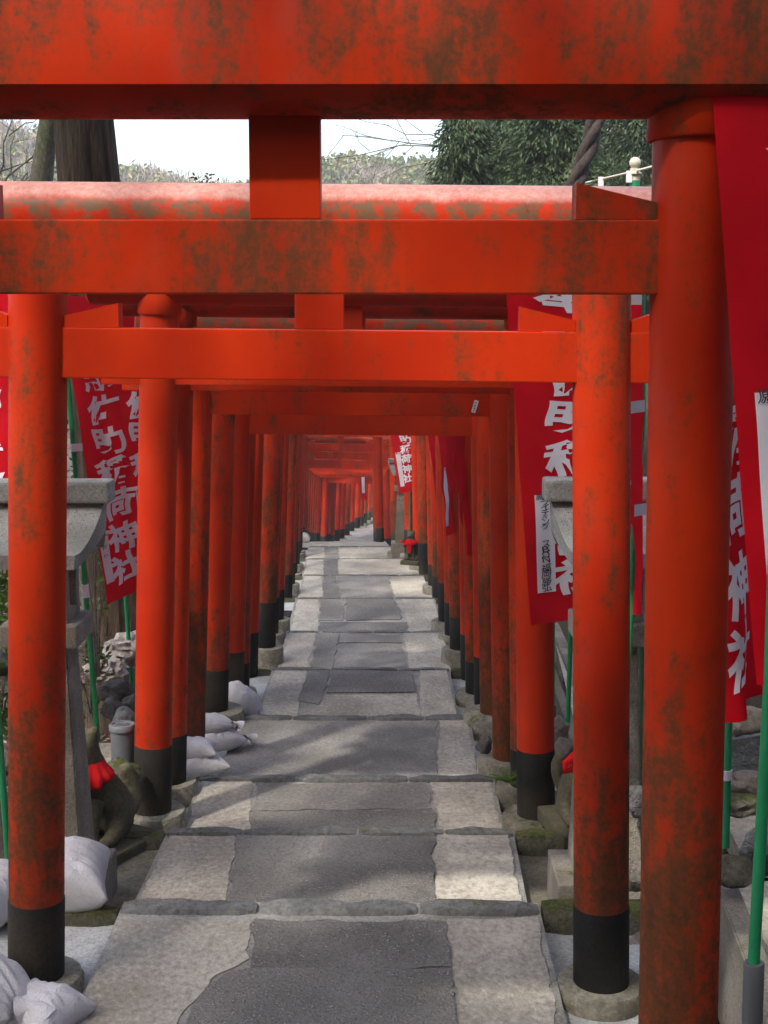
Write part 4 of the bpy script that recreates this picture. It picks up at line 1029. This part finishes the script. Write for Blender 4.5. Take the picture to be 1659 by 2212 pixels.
# dead leaves on the left bank and right margin
VS, FS = [], []; rnd = random.Random(3)
for i in range(5200):
    if i % 4: x = rnd.uniform(-4.2, -1.5); y = rnd.uniform(5.5, 13)
    else: x = rnd.uniform(1.3, 2.3); y = rnd.uniform(2.6, 9)
    d = rv(rnd); d.z *= .35; leaf_quads(VS, FS, Vector((x, y, ground_z(x, y)+.012)), d, rnd.uniform(.03, .06), rnd.uniform(.015, .03), Vector((rnd.uniform(-.3, .3), rnd.uniform(-.3, .3), 1)))
o = link('fallen_leaves', quads_mesh('fallen_leaves', VS, FS, LITTER)); tag(o, 'brown fallen leaves scattered over the dark soil', 'fallen leaves', kind='stuff')

# ---------------------------------------------------------------- trees
def trunk_mesh(pts, rad, seg=28, rough=.06, seed=0, ridges=0):
    bm = BM(); P_ = [Vector(p) for p in pts]; fine = []; fr = []
    for i in range(len(P_)-1):
        n = 24
        for j in range(n): t = j/n; fine.append(P_[i].lerp(P_[i+1], t)); fr.append(rad[i]+(rad[i+1]-rad[i])*t)
    fine.append(P_[-1]); fr.append(rad[-1])
    rings = tube(bm, fine, fr, seg)
    for i, rg in enumerate(rings):
        for k, v in enumerate(rg):
            d = v.co-fine[i]; q = noise.noise(Vector((math.cos(k*6.283/seg)*2.4, math.sin(k*6.283/seg)*2.4, fine[i].z*.35+seed)))
            q2 = (abs(noise.noise(Vector((math.cos(k*6.283/seg)*7, math.sin(k*6.283/seg)*7, fine[i].z*.25+seed))))-.25) if ridges else 0
            v.co = fine[i] + d*(1+rough*q*2+ridges*q2)
    return bm
def clumps_crown(VS, FS, centre, size, n, per, rad, L, Wd, rnd, droop=.0, reject=None):
    for i in range(n):
        q = rv(rnd); c = centre + Vector((q.x*size.x, q.y*size.y, q.z*size.z))
        if reject and reject(c, rad): continue
        for j in range(per):
            b = c + rv(rnd)*rad; d = rv(rnd); d.z = d.z*.6 - droop
            leaf_quads(VS, FS, b, d, L*rnd.uniform(.6, 1.3), Wd)
# big cedar on the left bank
def left_cedar():
    b = P(275, 1440, 9.0); t = P(186, 325, 9.0); d = (t-b); root = empty('cedar_tree', b); tag(root, 'massive cedar with ridged brown trunk, seen above the bleached beam and behind the banners', 'tree')
    bm = trunk_mesh([(0, 0, -.5), (0, 0, 0), d*.25, d, d*2.6], [.36, .29, .235, .195, .10], 56, .05, 2, .22); obj('trunk', bm, BARKD, root, smooth=True, angle=50)
    VS, FS = [], []; rnd = random.Random(9)
    clumps_crown(VS, FS, d*2.1+Vector((-.8, 1.5, 1.2)), Vector((2.4, 2.6, 2.2)), 260, 26, .34, .16, .035, rnd, .25)
    link('crown', quads_mesh('crown', VS, FS, CONIF), root)
left_cedar()
def slim_tree():
    b = P(40, 1300, 11.0); p1 = P(88, 395, 11.0)-b; p2 = P(104, 262, 11.0)-b; root = empty('slim_tree', b); tag(root, 'slim leaning tree with smooth grey mossy bark beside the cedar trunk', 'tree')
    d = (p2-p1); bm = trunk_mesh([(0, 0, -.3), p1, p2, p2+d*8], [.13, .088, .070, .03], 28, .05, 5); obj('trunk', bm, BARKG, root, smooth=True)
    VS, FS = [], []; clumps_crown(VS, FS, p2+d*8+Vector((0, .6, 0)), Vector((1.6, 1.6, 1.2)), 80, 22, .3, .12, .05, random.Random(4)); link('crown', quads_mesh('crown', VS, FS, BROAD), root)
slim_tree()
def bare_branches(label, start, ends, r, seed, base):
    root = empty('bare_tree', base); inv = -Vector(base); rnd = random.Random(seed); tag(root, label, 'bare tree'); bm = BM()
    tube(bm, [Vector((0, 0, 0)), (Vector(start)+inv)*.5+Vector((.05, .1, 0)), Vector(start)+inv], [r*2.2, r*1.6, r*1.2], 8); obj('trunk', bm, TWIG, root, smooth=True)
    bm = BM()
    def grow(p, q, r, lev):
        p, q = Vector(p), Vector(q); m = p.lerp(q, .5) + rv(rnd)*(q-p).length*.10
        m2 = p.lerp(q, .75) + rv(rnd)*(q-p).length*.07
        tube(bm, [p, m, m2, q], [r, r*.75, r*.6, r*.4], 6)
        if lev > 0:
            for k in range(4 if lev > 1 else 3):
                t = rnd.uniform(.3, 1); s = p.lerp(m, t*2) if t < .5 else m.lerp(q, (t-.5)*2); d = (q-p).normalized()*.6 + rv(rnd)*.8; d.y *= .5
                grow(s, s+d.normalized()*(q-p).length*rnd.uniform(.35, .6), r*.5, lev-1)
    for e in ends: grow(Vector(start)+inv, Vector(e)+inv, r, 2)
    obj('branches', bm, TWIG, root, smooth=True)
bare_branches('bare twiggy tree at the picture edge before the pale hillside', P(-40, 470, 12), [P(100, 275, 12), P(26, 260, 12), P(60, 372, 12), P(130, 330, 12.5)], .012, 3, P(-60, 1200, 12))
bare_branches('bare branches reaching out beside the dark conifers', P(1010, 318, 21), [P(700, 345, 20.5), P(740, 292, 20.5), P(830, 268, 20.5), P(830, 384, 20.5)], .013, 5, P(1060, 700, 21.5))

def conifer(label, c, h, rad, n, seed, m=CONIF, low=.45):
    rnd = random.Random(seed); root = empty('conifer_tree', c); tag(root, label, 'tree', 'dark conifers beyond the gates')
    bm = BM(); tube(bm, [(0, 0, -.6), (0, 0, h*.5), (rnd.uniform(-.2, .2), 0, h)], [.20, .13, .02], 10); obj('trunk', bm, BARKD, root, smooth=True)
    VS, FS = [], []; bmb = BM()
    for i in range(n):
        t = rnd.random(); z = h*(low+(1-low)*t); rr = rad*(1-t*.55)*rnd.uniform(.25, 1.08); a = rnd.uniform(0, 6.283)
        tip = Vector((math.cos(a)*rr, math.sin(a)*rr, z - rr*rnd.uniform(.05, .4))); base = Vector((tip.x*.1, tip.y*.1, z+.12))
        if i % 6 == 0: tube(bmb, [base, tip], [.018, .004], 5, caps=False)
        k = int(18+rr*32)
        for j in range(k):
            u = rnd.uniform(.45, 1.05); p = base.lerp(tip, u) + rv(rnd)*(.06+.10*rr)
            d = (tip-base).normalized()*.8 + rv(rnd)*.7 + Vector((0, 0, -.35))
            leaf_quads(VS, FS, p, d, rnd.uniform(.05, .12), rnd.uniform(.018, .036))
    link('crown', quads_mesh('crown', VS, FS, m), root); obj('boughs', bmb, BARKD, root)
for i, (x, Y, zt, h, rad, n, low, lab) in enumerate([
    (1000, 19, 240, 7.6, .75, 520, .66, 'dark conifer beside the open sky gap, ragged drooping sprays'),
    (1090, 21, 150, 9.2, 1.2, 800, .62, 'tall dark conifer behind the middle of the bleached beam'),
    (1195, 18.5, 130, 9.0, 1.05, 800, .64, 'dark conifer with a bare reddish stem by the twisted vine'),
    (1300, 22, 60, 10.0, 1.4, 900, .62, 'dense conifer behind the cream ball finial'),
    (1400, 20, 60, 9.6, 1.3, 700, .62, 'conifer mostly hidden behind the first gate post'),
    (1150, 26, 120, 11.0, 1.9, 900, .60, 'broad conifer filling the gap behind the bare-stemmed one')]):
    c = P(x, 500, Y); top = P(x, zt, Y).z
    conifer(lab, (c.x, Y, top-h), h, rad, n, 60+i, low=low)
# light undergrowth under the conifers
c = P(1330, 420, 16.5); bush('shrub', 'loose yellow-green shrub below the conifers near the railing', c, (1.1, .5, .45), 900, .07, BROAD, 31, 16)
# twisted vine trunk
def vine():
    a = P(1222, 420, 13.0); b = P(1285, 255, 13.0); base = a-(b-a)*2.2; root = empty('twisted_vine', base); tag(root, 'dark twisted vine trunk leaning up before the conifers', 'vine')
    d = b-base; L = 5.0; ax = d.normalized(); s1 = ax.cross(Vector((0, 1, 0))).normalized(); s2 = ax.cross(s1); top = d*1.5
    for k in range(3):
        bm = BM(); pts = []; rd = []
        for i in range(70):
            t = i/69; an = t*26 + k*2.094; rr = .038
            pts.append(top*t + s1*math.cos(an)*rr + s2*math.sin(an)*rr + s1*.05*math.sin(t*9)); rd.append(.050*(1+.25*noise.noise(Vector((t*14, k*5, 0)))))
        tube(bm, pts, rd, 10); obj('strand', bm, VINE, root, smooth=True)
vine()
# railing with ball finial
def railing():
    root = empty('stair_railing', P(1372, 520, 12)); tag(root, 'pale green handrail with a cream ball finial on its post', 'railing'); inv = -Vector(root.location)
    c = P(1372, 352, 12)+inv; r = 12.2*12/F
    bm = BM(); lathe(bm, [(r*.2, -r*.98)] + [(r*math.sin(math.pi*i/16), -r*math.cos(math.pi*i/16)) for i in range(2, 16)] + [(r*.05, r)], 28, c); ball = None
    for v in bm.verts: pass
    po = None
    bmp = BM(); lathe(bmp, [(r*.9, -r*9.0), (r*.9, -r*2.95)], 24, c); po = obj('post', bmp, GREENP, root, smooth=True, angle=40)
    obj('ball_finial', bm, CREAM, po, smooth=True)
    bmc = BM(); lathe(bmc, [(r*.95, -r*3.0), (r*.95, -r*2.0), (r*1.25, -r*1.95), (r*1.25, -r*1.7), (r*.85, -r*1.5), (r*.85, -r*.9)], 24, c); obj('cap', bmc, CREAM, po, smooth=True, angle=40)
    bm = BM(); tube(bm, [P(1150, 426, 15)+inv, P(1262, 396, 13.5)+inv, P(1372, 370, 12)+inv, P(1440, 352, 11.2)+inv], .011, 10); obj('rail', bm, CREAM, root, smooth=True)
    for x, y in ((1298, 388), (1359, 376)):
        bm = BM(); q = P(x, y+6, 11.97 if x > 1320 else 12.9)+inv; box(bm, q, (.05, .03, .10), .004); obj('bracket', bm, WHITEP, root)
    bm = BM(); q = P(1150, 426, 15)+inv; tube(bm, [q+Vector((0, 0, -2.0)), q], .02, 10); obj('post', bm, GREENP, root, smooth=True)
railing()

# unseen evergreen added behind the viewer, its crown shaped to throw the dappled shade
LIT = []  # points the added crown is kept clear of, so they stay sunlit
def seg(a, b, n=10, mg=.20):
    a, b = Vector(a), Vector(b)
    for i in range(n+1): LIT.append((a.lerp(b, i/n), mg))
seg(P(345, 700, 6.2), P(338, 1690, 6.2), 16)            # third gate, left post
seg(P(200, 770, 4.15), P(1060, 770, 4.15), 14)          # second gate, tie beam
seg(P(684, 680, 4.15), P(684, 690, 4.15), 1)
for yy in (60, 150, 420, 520, 600): seg(P(-60, yy, 2.85), P(1150 if yy > 200 else 1000, yy, 2.85), 26, -.16)     # first gate, beams and strut
seg(P(1440, 330, 2.85), P(1430, 900, 2.85), 7, -.16); seg(P(622, 400, 2.88), P(622, 460, 2.88), 2, .03)
seg(P(1275, 660, 4.1), P(1275, 900, 4.1), 4, .02)
seg(P(110, 640, 4.1), P(110, 720, 4.1), 1); seg(P(90, 1230, 4.1), P(90, 1240, 4.1), 1); seg(P(85, 1000, 4.1), P(85, 1030, 4.1), 1)
seg(P(235, 880, 6.9), P(270, 1230, 6.9), 5); seg(P(10, 900, 6.3), P(10, 1000, 6.3), 2)
seg(P(395, 900, 6.7), P(395, 1400, 6.7), 6)

for x_, y_, Y_ in ((640, 1000, 11), (625, 1150, 13), (735, 995, 28.5), (750, 1010, 31), (860, 1250, 19)): LIT.append((P(x_, y_, Y_), .2))
def lit_hit(c, rad):
    for q, mg in LIT:
        d = c-q; k = d.dot(SUN)
        if k > 0 and (d-SUN*k).length < rad + mg: return True
    return False
def shade_tree():
    base = Vector((-4.6, -3.2, ground_z(-4.6, -2))); root = empty('unseen_tree', base)
    tag(root, 'unseen evergreen added above the steps, crown shaped to shade the path', 'tree'); rnd = random.Random(12)
    bm = BM(); tube(bm, [(0, 0, -.5), (.1, .1, 2.5), (.3, .3, 5.5), (.8, .9, 8.5)], [.28, .22, .17, .06], 12); obj('trunk', bm, BARKG, root, smooth=True)
    VS, FS = [], []; bmb = BM(); n = 0
    for i in range(4300):
        gx = rnd.uniform(-1.9, 3.3); gy = rnd.uniform(13, 30) if i % 5 < 2 else rnd.uniform(-.5, 14)
        if gy > 14: gx -= 1.0
        g = Vector((gx, gy, pathz(gy)))
        h = rnd.uniform(4.6, 6.6) ; k = (h-g.z)/SUN.z; c = g + SUN*k
        rad = rnd.uniform(.20, .34)
        if lit_hit(c, rad): continue
        n += 1
        for j in range(26):
            b = c + rv(rnd)*rad - base; d = rv(rnd); d.z *= .5
            leaf_quads(VS, FS, b, d, rnd.uniform(.10, .17), .075)
        if n % 70 == 0: tube(bmb, [Vector((.3, .3, 5.2+rnd.uniform(-1, 2))), (c-base).lerp(Vector((.5, .5, 6)), .45)+Vector((0, 0, .3)), c-base], [.035, .022, .006], 6, caps=False)
    link('crown', quads_mesh('crown', VS, FS, BROAD), root); obj('boughs', bmb, BARKG, root)
shade_tree()

# ---------------------------------------------------------------- wooded hills across the valley
HT = [(-75, 250), (-33, 262), (-29, 292), (-26, 345), (-23.5, 352), (-20.5, 358), (-18, 382), (-14.5, 402), (-12.5, 388), (-9, 360), (-6, 338), (-2.5, 330), (2, 338), (12, 322), (40, 300), (90, 300)]
def hill_top(x):
    for (a, b), (c, d) in zip(HT, HT[1:]):
        if a <= x <= c: y = b+(d-b)*(x-a)/(c-a); break
    else: y = 300
    return zat(y, 118) - 1.2
def hill():
    bm = BM(); g = []
    for j in range(14):
        y = 78 + j*4.0; row = []
        for i in range(90):
            x = -110 + i*2.6; k = min(1, j/10); k = k*k*(3-2*k)
            sc = (1+.22*max(0, j-11)/14)
            row.append(bm.verts.new((x*sc, y, -8.2 + (hill_top(x) + 8.2)*k + .5*noise.noise(Vector((x*.1, y*.1, 2))))))
        g.append(row)
    for j in range(13):
        for i in range(89): bm.faces.new((g[j][i], g[j][i+1], g[j+1][i+1], g[j+1][i]))
    tag(obj('hills', bm, SOIL, smooth=True), kind='structure')
    rnd = random.Random(5); VS, FS, MI = [], [], []
    for i in range(2300):
        x = rnd.uniform(-42, 34); y = rnd.uniform(80, 124); k = min(1, (y-78)/40); k = k*k*(3-2*k)
        z = -8.2 + (hill_top(x)+8.2)*k
        if z < -3: continue
        r = rnd.uniform(.8, 1.7); sel = noise.noise(Vector((x*.16, y*.1, 1)))+rnd.uniform(-.3, .3); mi = 0 if sel < .05 else (1 if sel < .3 else 2)
        if x < -27: mi = rnd.choice((1, 2, 2, 1, 0))
        for j in range(46 if mi < 2 else 40):
            q = rv(rnd); q.z = abs(q.z)*1.1-.2; c = Vector((x, y, z)) + q*r; d = rv(rnd)
            if mi == 2: d.z = abs(d.z)+.5; leaf_quads(VS, FS, c, d, rnd.uniform(.7, 1.3), .09)
            else: leaf_quads(VS, FS, c, d, rnd.uniform(.35, .7), .30)
            MI.append(mi)
    o = link('woods', quads_mesh('woods', VS, FS, [FARG, FARY, FARB], MI)); tag(o, 'hazy spring woodland covering the hillside across the valley', 'woodland', kind='stuff')
hill()

# ---------------------------------------------------------------- unseen trees added on the right bank to block sky light
def bank_tree(label, base, centre, size, n, seed):
    root = empty('unseen_tree', base); tag(root, label, 'tree', 'unseen evergreens added above the banners'); rnd = random.Random(seed); c = Vector(centre)-Vector(base)
    bm = BM(); tube(bm, [(0, 0, -.6), c*.45+Vector((.1, 0, 0)), c], [.2, .15, .06], 12); obj('trunk', bm, BARKG, root, smooth=True)
    VS, FS = [], []; clumps_crown(VS, FS, c, Vector(size), n, 26, .36, .17, .08, rnd); link('crown', quads_mesh('crown', VS, FS, BROAD), root)
bank_tree('unseen dense evergreen added on the bank above the large banner', (4.6, 1.5, 0), (4.2, 2.0, 3.4), (1.5, 2.8, 2.7), 520, 21)
bank_tree('unseen dense evergreen added on the bank beyond the lettered banner', (5.0, 7.5, .2), (4.4, 7.5, 4.0), (1.4, 2.8, 2.3), 330, 22)

def low_tree(label, base, centre, size, n, seed):  # trees hidden behind the beams, added to shade the lower gates
    root = empty('unseen_tree', base); tag(root, label, 'tree', 'hidden evergreens added beside the lower flight'); rnd = random.Random(seed); c = Vector(centre)-Vector(base)
    bm = BM(); tube(bm, [(0, 0, -.6), Vector((c.x*.2, c.y*.2, c.z*.6)), c], [.22, .16, .06], 12); obj('trunk', bm, BARKG, root, smooth=True)
    VS, FS = [], []; clumps_crown(VS, FS, c, Vector(size), n, 26, .45, .22, .11, rnd); link('crown', quads_mesh('crown', VS, FS, BROAD), root)
low_tree('hidden evergreen added to shade the bend in the path', (-6.5, 29, pathz(29)), (-3.9, 28.5, -.4), (2.9, 3.6, 1.3), 330, 31)
low_tree('hidden evergreen added to shade the lower path', (-7.2, 37, pathz(37)), (-3.4, 37.5, -1.0), (3.6, 5.0, 1.6), 420, 32)
# ---------------------------------------------------------------- the air
s_ = NT('valley_haze'); s_.n.remove(s_.b)
vol = s_.new('ShaderNodeVolumePrincipled'); vol.inputs['Color'].default_value = (.95, .96, .97, 1); vol.inputs['Density'].default_value = 0.0014; vol.inputs['Anisotropy'].default_value = 0.0
s_.ln(vol.outputs[0], s_.n['Material Output'].inputs['Volume'])
bm = BM(); box(bm, (0, 51, 6.0), (296, 160, 38))
tag(obj('haze', bm, s_.m), kind='stuff')

# unseen trees added on the slope behind the viewer to block low sky light
rnd = random.Random(77)
for i, (x, y) in enumerate([(-4.5, -7), (-1.2, -8.5), (2.0, -7.2), (5.0, -6.5), (-8, -5.5), (7.5, -2.5)]):
    z = ground_z(x, y)
    root = empty('unseen_slope_tree', (x, y, z)); tag(root, 'unseen evergreen added on the slope above the steps, %s along it' % ORD[i], 'tree', 'unseen evergreens added on the slope above')
    bm = BM(); tube(bm, [(0, 0, -.6), (0, 0, 2), (0, .2, 4.5)], [.2, .15, .05], 10); obj('trunk', bm, BARKG, root, smooth=True)
    VS, FS = [], []; clumps_crown(VS, FS, Vector((0, 0, 3.2)), Vector((1.9, 1.5, 2.6)), 300, 24, .42, .22, .11, rnd); link('crown', quads_mesh('crown', VS, FS, BROAD), root)
